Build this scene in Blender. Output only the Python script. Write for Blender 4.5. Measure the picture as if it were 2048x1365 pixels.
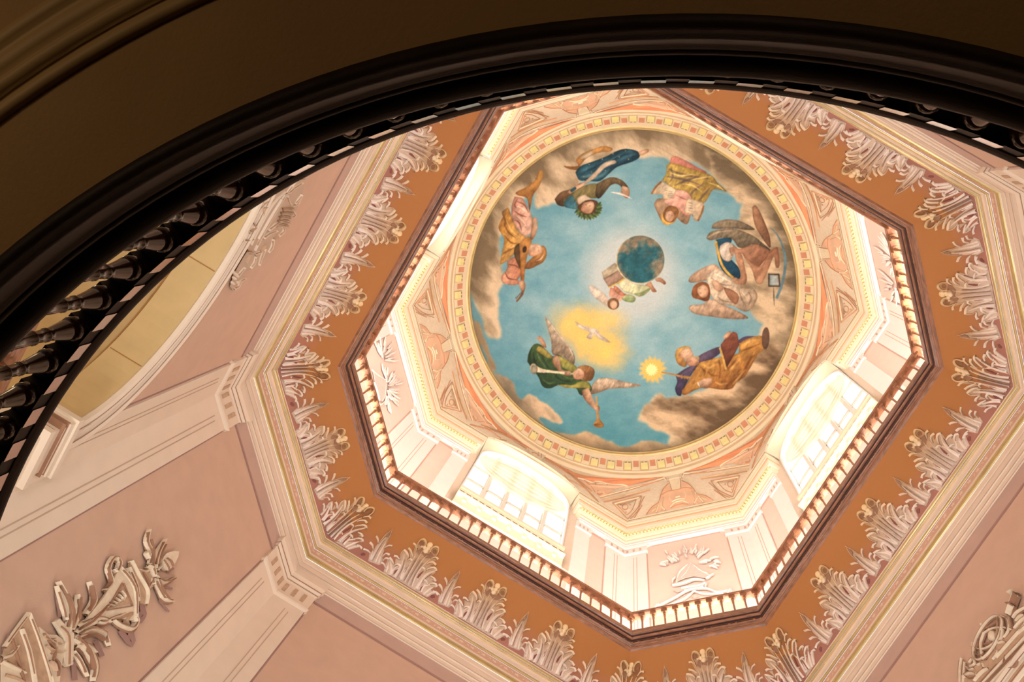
import bpy, math, random
import numpy as np
from mathutils import Vector, Matrix
from mathutils.geometry import tessellate_polygon

random.seed(7); np.random.seed(7)
PI = math.pi
for o in list(bpy.data.objects): bpy.data.objects.remove(o)
SC = bpy.context.scene
COL = SC.collection

# ------------------------------------------------------------------ camera
FPX = 2024.41
EUL = (2.9965217, -0.1150147, -0.5297355)
CAM = Vector((-1.76597, -2.89920, 0.0))
cd = bpy.data.cameras.new('camera'); cam = bpy.data.objects.new('camera', cd); COL.objects.link(cam)
cd.sensor_fit = 'HORIZONTAL'; cd.sensor_width = 36.0; cd.lens = FPX / 2048 * 36
cam.location = CAM; cam.rotation_euler = EUL; cd.clip_end = 200
SC.camera = cam

# ------------------------------------------------------------------ view, sky, lights
SC.view_settings.view_transform = 'Standard'; SC.view_settings.look = 'None'
SC.view_settings.exposure = 0.08; SC.view_settings.gamma = 1.0; SC.view_settings.use_curve_mapping = False
w = bpy.data.worlds.new('sky'); SC.world = w; w.use_nodes = True
bg = w.node_tree.nodes['Background']; bg.inputs[0].default_value = (0.86, 0.93, 1.0, 1); bg.inputs[1].default_value = 1.6

def area(name, loc, rot, sx, sy, power, col, spread=PI):
    l = bpy.data.lights.new(name, 'AREA'); l.shape = 'RECTANGLE'; l.size = sx; l.size_y = sy
    l.energy = power; l.color = col; l.spread = spread
    o = bpy.data.objects.new(name, l); COL.objects.link(o); o.location = loc; o.rotation_euler = rot
    return o
def point(name, loc, power, col, r=0.15):
    l = bpy.data.lights.new(name, 'POINT'); l.energy = power; l.color = col; l.shadow_soft_size = r
    o = bpy.data.objects.new(name, l); COL.objects.link(o); o.location = loc
    return o
WARM = (1.0, 0.92, 0.82); WARMER = (1.0, 0.62, 0.32); COOL = (0.88, 0.93, 1.0); NEUT = (1.0, 0.97, 0.93)
# daylight entering by the four drum windows
for a in (0, 90, 180, 270):
    t = math.radians(a)
    area('window_daylight', (8.8 * math.cos(t), 8.8 * math.sin(t), 29.6), (0, math.radians(90), t), 8.0, 5.0, 560, COOL)
# added upward fill at gallery level, unseen, brightening drum and dome
for a in (0, 45, 90, 135, 180, 225, 270, 315):
    t = math.radians(a); r = 5.55 + (0.7 if a % 90 else 0)
    area('gallery_fill', (r * math.cos(t), r * math.sin(t), 20.6), (PI, 0, t), 0.3, 2.4, 150, NEUT)
# lamps on the gallery floor behind the balustrade
for a, pw in ((45, 90), (135, 60), (315, 60), (225, 40)):
    t = math.radians(a)
    point('gallery_lamp', (6.15 * math.cos(t), 6.15 * math.sin(t), 20.75), pw, WARMER, 0.1)
# added unseen fill in the upper hall, aimed up at the opposite cove
for a in (10, 55, 100, 145, 190, 235, 280, 325):
    t = math.radians(a)
    d = Vector((-0.50 * math.cos(t), -0.50 * math.sin(t), 0.86))
    area('hall_fill', (5.6 * math.cos(t), 5.6 * math.sin(t), 5.5), d.to_track_quat('-Z', 'Y').to_euler(), 0.5, 0.5, 90, NEUT, math.radians(120))
# warm wall lamps low in the upper hall
point('wall_lamp', (-4.3, 4.2, 6.0), 55, WARMER, 0.2)
point('wall_lamp', (5.2, 0.6, 6.2), 40, WARMER, 0.2)
point('wall_lamp', (0.5, 5.2, 6.0), 35, WARMER, 0.2)
# lamps in the passage behind the tall arch
point('passage_lamp', (-8.0, 2.2, 9.8), 66, (1.0, 0.80, 0.54), 0.3)
point('passage_lamp', (-8.4, -1.5, 9.0), 48, (1.0, 0.80, 0.54), 0.3)
# added unseen fill in the lower hall, lifting the dark ceiling
point('lower_hall_fill', (-5.5, -2.0, 1.6), 42, (1.0, 0.70, 0.40), 0.3)
point('lower_hall_fill', (-2.6, -6.2, 1.2), 34, (1.0, 0.70, 0.40), 0.3)

# ------------------------------------------------------------------ helpers: names, tags
def setp(o, label=None, cat=None, group=None, kind=None):
    if label: o['label'] = label
    if cat: o['category'] = cat
    if group: o['group'] = group
    if kind: o['kind'] = kind
    return o
def empty(name, loc=(0, 0, 0), label=None, cat=None, group=None, kind=None, parent=None):
    o = bpy.data.objects.new(name, None); COL.objects.link(o); o.location = loc; o.empty_display_size = 0.2
    if parent: o.parent = parent
    return setp(o, label, cat, group, kind)

def srgb(c):
    c = [x / 255.0 for x in c]
    return tuple(x / 12.92 if x <= 0.04045 else ((x + 0.055) / 1.055) ** 2.4 for x in c)

class MB:
    def __init__(s): s.v = []; s.f = []; s.c = []
    def add(s, vs, fs, col=None):
        b = len(s.v); s.v += [tuple(x) for x in vs]; s.f += [tuple(b + i for i in f) for f in fs]
        if col is not None: s.c += [col] * len(vs)
        return b
    def box(s, M, x0, x1, y0, y1, z0, z1, bev=0.0):
        vs = [M(x, y, z) for z in (z0, z1) for y in (y0, y1) for x in (x0, x1)]
        s.add(vs, [(0, 1, 3, 2), (4, 6, 7, 5), (0, 4, 5, 1), (2, 3, 7, 6), (0, 2, 6, 4), (1, 5, 7, 3)])
    def lathe(s, M, prof, n=12, close=True):
        b = len(s.v); vs = []
        for r, z in prof:
            for i in range(n):
                a = 2 * PI * i / n; vs.append(M(r * math.cos(a), r * math.sin(a), z))
        fs = []
        for j in range(len(prof) - 1):
            for i in range(n):
                k = (i + 1) % n; fs.append((j * n + i, j * n + k, (j + 1) * n + k, (j + 1) * n + i))
        s.add(vs, fs)
    def tube(s, pts, r, n=8, closed=False):
        pts = [Vector(p) for p in pts]; m = len(pts); vs = []
        for i, p in enumerate(pts):
            if closed: d = pts[(i + 1) % m] - pts[i - 1]
            else: d = pts[min(i + 1, m - 1)] - pts[max(i - 1, 0)]
            d.normalize(); up = Vector((0, 0, 1)) if abs(d.z) < 0.9 else Vector((1, 0, 0))
            a = d.cross(up).normalized(); b = d.cross(a)
            rr = r[i] if hasattr(r, '__len__') else r
            for k in range(n):
                t = 2 * PI * k / n; vs.append(p + a * math.cos(t) * rr + b * math.sin(t) * rr)
        fs = []
        for i in range(m if closed else m - 1):
            j = (i + 1) % m
            for k in range(n):
                l = (k + 1) % n; fs.append((i * n + k, i * n + l, j * n + l, j * n + k))
        s.add(vs, fs)
    def build(s, name, m, parent=None, smooth=False, **kw):
        me = bpy.data.meshes.new(name); me.from_pydata(s.v, [], s.f); me.materials.append(m)
        if smooth: me.polygons.foreach_set('use_smooth', [True] * len(me.polygons))
        me.update()
        o = bpy.data.objects.new(name, me); COL.objects.link(o)
        if parent: o.parent = parent
        return setp(o, **kw)

ID = lambda x, y, z: (x, y, z)

# ------------------------------------------------------------------ materials
def mat(name, col, rough=0.6, metal=0.0, var=0.06, scale=3.0, bump=0.0, bscale=60, col2=None, spec=0.5, grad=None, emit=None, trans=0.0, alpha=None, stretch=None, fine=0.0):
    m = bpy.data.materials.new(name); m.use_nodes = True; nt = m.node_tree; N = nt.nodes; L = nt.links
    b = N['Principled BSDF']; b.inputs['Roughness'].default_value = rough; b.inputs['Metallic'].default_value = metal
    b.inputs['Specular IOR Level'].default_value = spec
    c = srgb(col) + (1,)
    tc = N.new('ShaderNodeTexCoord'); src = tc.outputs['Object']
    if stretch:
        mp = N.new('ShaderNodeMapping'); mp.inputs['Scale'].default_value = stretch; L.new(src, mp.inputs[0]); src = mp.outputs[0]
    nz = N.new('ShaderNodeTexNoise'); nz.inputs['Scale'].default_value = scale; nz.inputs['Detail'].default_value = 5
    L.new(src, nz.inputs['Vector'])
    mx = N.new('ShaderNodeMix'); mx.data_type = 'RGBA'
    c2 = (srgb(col2) + (1,)) if col2 else tuple(x * (1 - 2.2 * var) for x in c[:3]) + (1,)
    mx.inputs[6].default_value = c; mx.inputs[7].default_value = c2
    rp = N.new('ShaderNodeMapRange'); rp.inputs[1].default_value = 0.35; rp.inputs[2].default_value = 0.7
    L.new(nz.outputs[0], rp.inputs[0]); L.new(rp.outputs[0], mx.inputs[0])
    out = mx.outputs[2]
    if grad:   # colour that changes with height: (z0, z1, colour)
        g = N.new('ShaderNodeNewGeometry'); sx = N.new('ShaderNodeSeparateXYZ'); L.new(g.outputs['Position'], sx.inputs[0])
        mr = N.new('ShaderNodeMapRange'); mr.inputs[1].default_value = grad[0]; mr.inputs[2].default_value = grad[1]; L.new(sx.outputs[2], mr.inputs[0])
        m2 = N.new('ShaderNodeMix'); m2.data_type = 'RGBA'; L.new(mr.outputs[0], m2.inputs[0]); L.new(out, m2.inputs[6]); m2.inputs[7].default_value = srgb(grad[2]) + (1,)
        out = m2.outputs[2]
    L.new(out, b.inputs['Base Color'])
    if bump > 0:
        n2 = N.new('ShaderNodeTexNoise'); n2.inputs['Scale'].default_value = bscale; n2.inputs['Detail'].default_value = 4; L.new(src, n2.inputs['Vector'])
        bp = N.new('ShaderNodeBump'); bp.inputs['Strength'].default_value = bump; bp.inputs['Distance'].default_value = 0.01
        L.new(n2.outputs[0], bp.inputs['Height']); L.new(bp.outputs[0], b.inputs['Normal'])
    if emit: b.inputs['Emission Color'].default_value = srgb(emit[0]) + (1,); b.inputs['Emission Strength'].default_value = emit[1]
    if trans: b.inputs['Transmission Weight'].default_value = trans
    if alpha is not None: b.inputs['Alpha'].default_value = alpha
    return m

M = {}
M['pink'] = mat('pink_wall_paint', (210, 176, 154), 0.75, var=0.03, bump=0.15)
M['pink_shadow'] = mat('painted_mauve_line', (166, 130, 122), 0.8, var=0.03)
M['pink_soft'] = mat('painted_soft_mauve', (196, 166, 152), 0.8, var=0.03)
M['taupe'] = mat('taupe_wall_paint', (176, 140, 122), 0.75, var=0.03, bump=0.15)
M['cream'] = mat('cream_plaster', (232, 214, 194), 0.6, var=0.02, bump=0.1)
M['cream_shade'] = mat('painted_cream_shade', (200, 174, 152), 0.7, var=0.02)
M['line'] = mat('painted_brown_line', (160, 118, 92), 0.7, var=0.05)
M['gold'] = mat('gilded_moulding', (210, 184, 128), 0.27, metal=0.3, var=0.08)
M['gold_line'] = mat('dark_gilt_groove', (150, 112, 56), 0.5, metal=0.3, var=0.08)
M['band'] = mat('salmon_frieze_band', (216, 176, 150), 0.7, var=0.04)
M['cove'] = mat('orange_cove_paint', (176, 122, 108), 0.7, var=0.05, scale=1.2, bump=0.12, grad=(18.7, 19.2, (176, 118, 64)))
M['leaf'] = mat('acanthus_cream', (255, 244, 236), 0.65, var=0.04, scale=9, grad=(18.75, 19.6, (238, 208, 154)))  # height blend: leaf paint plus cool light on the bases, put into colour
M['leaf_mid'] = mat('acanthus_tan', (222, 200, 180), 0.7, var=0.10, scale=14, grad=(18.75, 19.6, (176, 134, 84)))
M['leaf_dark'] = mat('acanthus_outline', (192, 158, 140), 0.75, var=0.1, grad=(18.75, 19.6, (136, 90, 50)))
M['gap'] = mat('painted_mauve_gap', (140, 84, 80), 0.8, var=0.05)
M['wood'] = mat('mahogany', (158, 106, 76), 0.25, var=0.22, scale=6, bump=0.2, bscale=30, stretch=(1, 1, 6), spec=0.6)
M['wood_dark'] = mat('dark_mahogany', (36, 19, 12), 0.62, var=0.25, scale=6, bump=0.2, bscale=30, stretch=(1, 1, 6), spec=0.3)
M['wood_groove'] = mat('brown_wood_groove', (84, 46, 30), 0.45, var=0.15)
M['baluster'] = mat('polished_baluster_wood', (70, 42, 30), 0.2, var=0.2, scale=9, spec=0.9)
M['drum'] = mat('white_drum_plaster', (242, 236, 230), 0.6, var=0.015, bump=0.1)
M['drum_pink'] = mat('pale_pink_panel', (238, 212, 198), 0.7, var=0.02, bump=0.1)
M['drum_shade'] = mat('painted_pink_shade', (216, 176, 160), 0.7, var=0.03)
M['ent'] = mat('ivory_entablature', (246, 230, 204), 0.55, var=0.02)
M['peach'] = mat('peach_stripe', (240, 190, 146), 0.6, var=0.03)
M['yellow'] = mat('yellow_dentil', (252, 236, 168), 0.55, var=0.05)
M['relief'] = mat('ivory_painted_relief', (236, 218, 192), 0.65, var=0.06, scale=10)
M['relief_mid'] = mat('tan_painted_relief', (204, 170, 140), 0.7, var=0.1, scale=12)
M['relief_dark'] = mat('brown_painted_shadow', (166, 124, 98), 0.75, var=0.08)
M['rel_up'] = mat('white_painted_relief', (250, 242, 236), 0.65, var=0.03, scale=10)
M['rel_up_mid'] = mat('pale_rose_relief', (228, 204, 194), 0.7, var=0.05, scale=12)
M['orange'] = mat('orange_spandrel_paint', (236, 160, 116), 0.7, var=0.08, scale=1.5)
M['niche'] = mat('peach_niche_paint', (240, 196, 162), 0.7, var=0.08, scale=2)
M['ring'] = mat('ivory_ring_plaster', (246, 228, 196), 0.55, var=0.03)
M['ring_tan'] = mat('tan_ring_moulding', (222, 194, 156), 0.6, var=0.04)
M['ring_pink'] = mat('terracotta_square', (226, 160, 124), 0.7, var=0.05)
M['ochre'] = mat('ochre_soffit', (206, 176, 124), 0.7, var=0.04, bump=0.12)
M['ochre_line'] = mat('ochre_groove', (166, 116, 60), 0.7, var=0.04)
M['dark_ceiling'] = mat('brown_ceiling_plaster', (156, 124, 80), 0.8, var=0.04, bump=0.2)
M['dark_mould'] = mat('cream_ceiling_moulding', (160, 132, 86), 0.6, var=0.04)
M['floor'] = mat('dark_wood_floor', (70, 50, 36), 0.4, var=0.2, scale=4)
M['frame'] = mat('white_window_frame', (240, 234, 222), 0.4, var=0.02)
M['glass'] = mat('window_glass', (255, 255, 255), 0.05, var=0.0, trans=0.0, alpha=0.12)
M['curtain'] = mat('sheer_cream_curtain', (255, 246, 222), 0.8, var=0.02, alpha=0.86)

# ------------------------------------------------------------------ octagon geometry
ANG = {'L3': 0, 'S34': 45, 'L2': 90, 'S12': 135, 'L1': 180, 'S78': 225, 'L4': 270, 'S56': 315}
SIDES = ['L3', 'S34', 'L2', 'S12', 'L1', 'S78', 'L4', 'S56']
SIDEWORD = {'L3': 'east', 'S34': 'northeast', 'L2': 'north', 'S12': 'northwest', 'L1': 'west', 'S78': 'southwest', 'L4': 'south', 'S56': 'southeast'}
def hl(s, ap): return (3.06 if s[0] == 'L' else 1.372) + (ap - 5.0) * 0.41421
def P(s, u, z, ap):
    t = math.radians(ANG[s]); a = ap + (0.70 if s[0] == 'S' else 0)
    return Vector((a * math.cos(t) - u * math.sin(t), a * math.sin(t) + u * math.cos(t), z))
def nrm(s):
    t = math.radians(ANG[s]); return Vector((math.cos(t), math.sin(t), 0))
def sweep(name, prof, m, parent=None, sides=SIDES, smooth=False, **kw):
    """a moulding mitred round the octagon; prof = [(apothem, z), ...]"""
    b = MB()
    for s in sides:
        vs = []
        for ap, z in prof:
            vs += [P(s, -hl(s, ap), z, ap), P(s, hl(s, ap), z, ap)]
        b.add(vs, [(2 * i, 2 * i + 1, 2 * i + 3, 2 * i + 2) for i in range(len(prof) - 1)])
    return b.build(name, m, parent, smooth, **kw)

# pixel of the photograph (2048 x 1365) -> ray; used to measure the real surfaces
_R = np.array(cam.rotation_euler.to_matrix())
def ray(px, py):
    v = _R @ np.array([(px - 1024) / FPX, -(py - 682.5) / FPX, -1.0]); return v / v[2]
CA = np.array(CAM)
def at_z(px, py, z):
    r = ray(px, py); return Vector(CA + r * z)
def at_side(s, ap, px, py):
    """point of the wall plane of side s -> (u, z)"""
    n = np.array(nrm(s)); a = ap + (0.70 if s[0] == 'S' else 0)
    r = ray(px, py); X = CA + r * ((a - n @ CA) / (n @ r))
    return float(-n[1] * X[0] + n[0] * X[1]), float(X[2])
# cove plane
CZ0, CZ1, CA0, CA1 = 18.66, 19.85, 5.88, 5.0
def cove_uv(s, px, py):
    off = 0.70 if s[0] == 'S' else 0
    n = np.array(nrm(s)); k = (CA1 - CA0) / (CZ1 - CZ0)
    m_ = n - np.array([0, 0, k]); c = CA0 + off - CZ0 * k
    r = ray(px, py); X = CA + r * ((c - m_ @ CA) / (m_ @ r))
    return float(-n[1] * X[0] + n[0] * X[1]), float((X[2] - CZ0) / (CZ1 - CZ0))
def cove_pt(s, u, v, h=0.0):
    nh = (CZ1 - CZ0) / math.hypot(CZ1 - CZ0, CA0 - CA1); nz = (CA0 - CA1) / math.hypot(CZ1 - CZ0, CA0 - CA1)
    return P(s, u, CZ0 + v * (CZ1 - CZ0) - h * nz, CA0 + (CA1 - CA0) * v - h * nh)

# ------------------------------------------------------------------ relief strokes
def cr(pts, n=5):
    """Catmull-Rom resample of 2D points"""
    if len(pts) < 3: return [tuple(p) for p in pts]
    P_ = [pts[0]] + list(pts) + [pts[-1]]; out = []
    for i in range(1, len(P_) - 2):
        p0, p1, p2, p3 = [np.array(P_[i + j - 1], float) for j in range(4)]
        for k in range(n):
            t = k / n
            out.append(tuple(0.5 * ((2 * p1) + (-p0 + p2) * t + (2 * p0 - 5 * p1 + 4 * p2 - p3) * t * t + (-p0 + 3 * p1 - 3 * p2 + p3) * t ** 3)))
    out.append(tuple(pts[-1])); return out
def ribbon(b, F, pts, w, h=0.012, crown=0.012, n=4, taper=(1, 1), mid=1.0):
    """tapered raised stroke. F(x, y, h) -> 3D"""
    q = cr(pts, n); m = len(q); vs = []
    for i, (x, y) in enumerate(q):
        a = q[max(i - 1, 0)]; c = q[min(i + 1, m - 1)]
        dx, dy = c[0] - a[0], c[1] - a[1]; l = math.hypot(dx, dy) or 1; nx, ny = -dy / l, dx / l
        t = i / (m - 1)
        k = (taper[0] + (mid - taper[0]) * t * 2) if t < .5 else (mid + (taper[1] - mid) * (t - .5) * 2)
        hw = w * 0.5 * k
        vs += [F(x - nx * hw, y - ny * hw, 0), F(x - nx * hw * .6, y - ny * hw * .6, h), F(x, y, h + crown), F(x + nx * hw * .6, y + ny * hw * .6, h), F(x + nx * hw, y + ny * hw, 0)]
    fs = []
    for i in range(m - 1):
        for k in range(4): fs.append((i * 5 + k, i * 5 + k + 1, i * 5 + k + 6, i * 5 + k + 5))
    b.add(vs, fs)
def poly(b, F, pts, h=0.01, n=0, skirt=True):
    q = cr(list(pts) + [pts[0]], n)[:-1] if n else list(pts)
    tr = tessellate_polygon([[Vector((x, y, 0)) for x, y in q]])
    m = len(q); vs = [F(x, y, h) for x, y in q]
    fs = [tuple(t) for t in tr]
    if skirt:
        vs += [F(x, y, 0) for x, y in q]; fs += [(i, (i + 1) % m, m + (i + 1) % m, m + i) for i in range(m)]
    b.add(vs, fs)
def disc(b, F, cx, cy, r, h=0.02, n=14, ry=None):
    ry = ry or r; vs = [F(cx, cy, h)]
    for k, f in ((1, 0.8), (2, 0.55), (3, 0.0)):
        q = (0.45, 0.8, 1.0)[k - 1]
        for i in range(n):
            a = 2 * PI * i / n; vs.append(F(cx + r * q * math.cos(a), cy + ry * q * math.sin(a), h * f))
    fs = [(0, 1 + i, 1 + (i + 1) % n) for i in range(n)]
    for k in range(2):
        for i in range(n):
            j = (i + 1) % n; fs.append((1 + k * n + i, 1 + k * n + j, 1 + (k + 1) * n + j, 1 + (k + 1) * n + i))
    b.add(vs, fs)
def ring2(b, F, cx, cy, r, w, h=0.012, n=16, ry=None, a0=0, a1=360):
    ry = ry or r
    pts = [(cx + r * math.cos(math.radians(a0 + (a1 - a0) * i / n)), cy + ry * math.sin(math.radians(a0 + (a1 - a0) * i / n))) for i in range(n + 1)]
    ribbon(b, F, pts, w, h, h * 0.6, n=1)
def copy_tree(o, rz, label=None, group=None, parent=None):
    c = o.copy(); COL.objects.link(c)
    if parent: c.parent = parent
    else: c.rotation_euler.z += rz
    if label: c['label'] = label
    if group: c['group'] = group
    for ch in list(o.children): copy_tree(ch, 0, parent=c)
    return c

# ================================================================== SETTING
def annulus(name, r0, r1, z, m, z1=None, n=128, **kw):
    b = MB(); vs = []
    for i in range(n):
        a = 2 * PI * i / n; vs += [(r0 * math.cos(a), r0 * math.sin(a), z), (r1 * math.cos(a), r1 * math.sin(a), z if z1 is None else z1)]
    b.add(vs, [(2 * i, 2 * i + 1, (2 * i + 3) % (2 * n), (2 * i + 2) % (2 * n)) for i in range(n)])
    return b.build(name, m, **kw)
def revolve(name, prof, m, parent=None, n=180, smooth=True, closed=False, **kw):
    b = MB(); vs = []; k = len(prof)
    for i in range(n):
        a = 2 * PI * i / n
        for r, z in prof: vs.append((r * math.cos(a), r * math.sin(a), z))
    fs = []
    for i in range(n):
        j = (i + 1) % n
        for q in range(k if closed else k - 1): fs.append((i * k + q, i * k + (q + 1) % k, j * k + (q + 1) % k, j * k + q))
    b.add(vs, fs); return b.build(name, m, parent, smooth, **kw)

# lower hall: floor, wall, dark ceiling pierced by the round well
annulus('floor', 0.001, 9.5, -1.6, M['floor'], kind='structure', label='dark floor of the lower hall')
revolve('wall_lower_hall', [(9.5, -1.6), (9.5, 3.55)], M['dark_ceiling'], kind='structure')
annulus('ceiling', 4.03, 9.5, 3.51, M['dark_ceiling'], kind='structure', label='dim brown ceiling round the circular well').location = (.1, .03, 0)
tc_ = revolve('trim_1', [(4.43, 3.52), (4.435, 3.49), (4.45, 3.475), (4.475, 3.48), (4.485, 3.50), (4.50, 3.505), (4.505, 3.48), (4.53, 3.47), (4.545, 3.475), (4.55, 3.50), (4.56, 3.505),
                   (4.575, 3.49), (4.61, 3.485), (4.62, 3.50), (4.64, 3.505), (4.65, 3.49), (4.68, 3.49), (4.70, 3.515)], M['dark_mould'], kind='structure', label='cream moulded band running round the dim ceiling'); tc_.location = (.1, .03, 0)
annulus('floor_upper_hall', 4.0, 6.9, 3.985, M['floor'], kind='structure').location = (.1, .03, 0)
b = MB()
for s in ('L1', 'L2', 'L3', 'L4'):
    b.add([P(s, -4.5, 3.985, 6.0), P(s, 4.5, 3.985, 6.0), P(s, 4.5, 3.985, 11.5), P(s, -4.5, 3.985, 11.5)], [(0, 1, 2, 3)])
b.build('floor_passages', M['floor'], kind='structure')

# ---- lower walls
AP = 6.05; WT = 17.1; AW, AS, AR = 2.74, 11.0, 2.35
def arch_pts(aw, zs, rise, n=32):
    return [(-aw * math.cos(PI * i / n), zs + rise * math.sin(PI * i / n)) for i in range(n + 1)]
walls = {}
for s in SIDES:
    b = MB(); h = hl(s, AP)
    if s[0] == 'S':
        b.add([P(s, -h, 3.98, AP), P(s, h, 3.98, AP), P(s, h, WT, AP), P(s, -h, WT, AP)], [(0, 1, 2, 3)])
        m = M['pink']
    else:
        for q in (-1, 1):
            b.add([P(s, q * AW, 3.98, AP), P(s, q * h, 3.98, AP), P(s, q * h, WT, AP), P(s, q * AW, WT, AP)], [(0, 1, 2, 3)])
        a = arch_pts(AW, AS, AR)
        vs = []
        for x, z in a: vs += [P(s, x, z, AP), P(s, x, WT, AP)]
        b.add(vs, [(2 * i, 2 * i + 2, 2 * i + 3, 2 * i + 1) for i in range(len(a) - 1)])
        m = M['pink']
    walls[s] = b.build('wall_' + SIDEWORD[s], m, kind='structure')

# ---- arches of the four long walls
def arch_sweep(name, s, prof, m, parent, aw=AW, zs=AS, rise=AR, leg=0.0, n=40, ap=AP, smooth=False, **kw):
    """prof=[(offset outward from the arch edge, height proud of the wall)]"""
    b = MB(); vs = []; k = len(prof)
    pts = [(-math.cos(PI * i / n), math.sin(PI * i / n), -math.cos(PI * i / n) / aw, math.sin(PI * i / n) / max(rise, .01)) for i in range(n + 1)]
    path = []
    if leg: path.append((-aw, zs - leg, -1, 0))
    for cx, sy, nx, ny in pts:
        l = math.hypot(nx, ny); path.append((aw * cx, zs + rise * sy, nx / l, ny / l))
    if leg: path.append((aw, zs - leg, 1, 0))
    for x, z, nx, nz in path:
        for off, hh in prof: vs.append(P(s, x + nx * off, z + nz * off, ap - hh))
    fs = [(i * k + j, i * k + j + 1, (i + 1) * k + j + 1, (i + 1) * k + j) for i in range(len(path) - 1) for j in range(k - 1)]
    b.add(vs, fs); return b.build(name, m, parent, smooth, **kw)
for s in ('L1', 'L2', 'L3', 'L4'):
    wl = walls[s]
    arch_sweep('arch_moulding', s, [(0, -0.02), (0, 0.06), (0.05, 0.08), (0.10, 0.06), (0.12, 0.03), (0.20, 0.03), (0.22, 0.05), (0.27, 0.05), (0.29, 0.07), (0.36, 0.09), (0.40, 0.08), (0.42, 0.0)], M['cream'], wl)
    arch_sweep('arch_groove', s, [(0.105, 0.062), (0.125, 0.062)], M['line'], wl)
    arch_sweep('arch_groove', s, [(0.275, 0.074), (0.295, 0.074)], M['line'], wl)
    arch_sweep('arch_groove', s, [(0.415, 0.015), (0.47, 0.012)], M['pink_shadow'], wl)
    # brown painted field between arch and cornice at the haunches
    arch_sweep('arch_soffit', s, [(0, 0.0), (0, -0.52)], M['ochre'], wl, leg=6.5)
    arch_sweep('arch_step', s, [(0, -0.50), (0.14, -0.52), (0.14, -0.60)], M['ochre_line'], wl, leg=6.5)
    arch_sweep('passage_vault', s, [(0.14, -0.58), (0.14, -5.3)], M['ochre'], wl, leg=6.6)
    for k in (8, 16, 24, 32):
        a = PI * k / 40; bb = MB()
        f = lambda x, y, h: P(s, (AW - h) * -math.cos(a + x), AS + (AR - h) * math.sin(a + x), AP + y)
        bb.add([f(-.003, 0.02, .004), f(.003, 0.02, .004), f(.003, .5, .004), f(-.003, .5, .004)], [(0, 1, 2, 3)])
        bb.build('soffit_joint', M['ochre_line'], wl)
    bb = MB(); bb.add([P(s, -4, 4.4, 11.4), P(s, 4, 4.4, 11.4), P(s, 4, 14.5, 11.4), P(s, -4, 14.5, 11.4)], [(0, 1, 2, 3)])
    bb.build('wall_passage_end', M['ochre'], kind='structure')
    # imposts under the arch: moulded blocks
    for q in (-1, 1):
        im = MB()
        def bx(u0, u1, a0, a1, z0, z1):
            F = lambda x, y, z: P(s, x, z, y)
            im.box(F, min(q * u0, q * u1), max(q * u0, q * u1), a0, a1, z0, z1)
        bx(2.70, 3.30, 5.99, 6.62, 10.45, 10.72); bx(2.68, 3.33, 5.97, 6.62, 10.72, 10.80); bx(2.62, 3.36, 5.93, 6.64, 10.80, 10.90)
        bx(2.58, 3.40, 5.90, 6.66, 10.90, 11.0); bx(2.60, 3.38, 5.92, 6.66, 10.35, 10.45); bx(2.72, 3.28, 6.0, 6.6, 3.98, 10.35)
        im.build('impost', M['cream'], wl)
        gr = MB()
        for z in (10.71, 10.795, 10.46):
            F = lambda x, y, zz: P(s, x, zz, y)
            gr.box(F, min(q * 2.61, q * 3.35), max(q * 2.61, q * 3.35), 5.955, 6.6, z, z + .02)
        gr.build('impost_groove', M['line'], wl)

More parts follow.
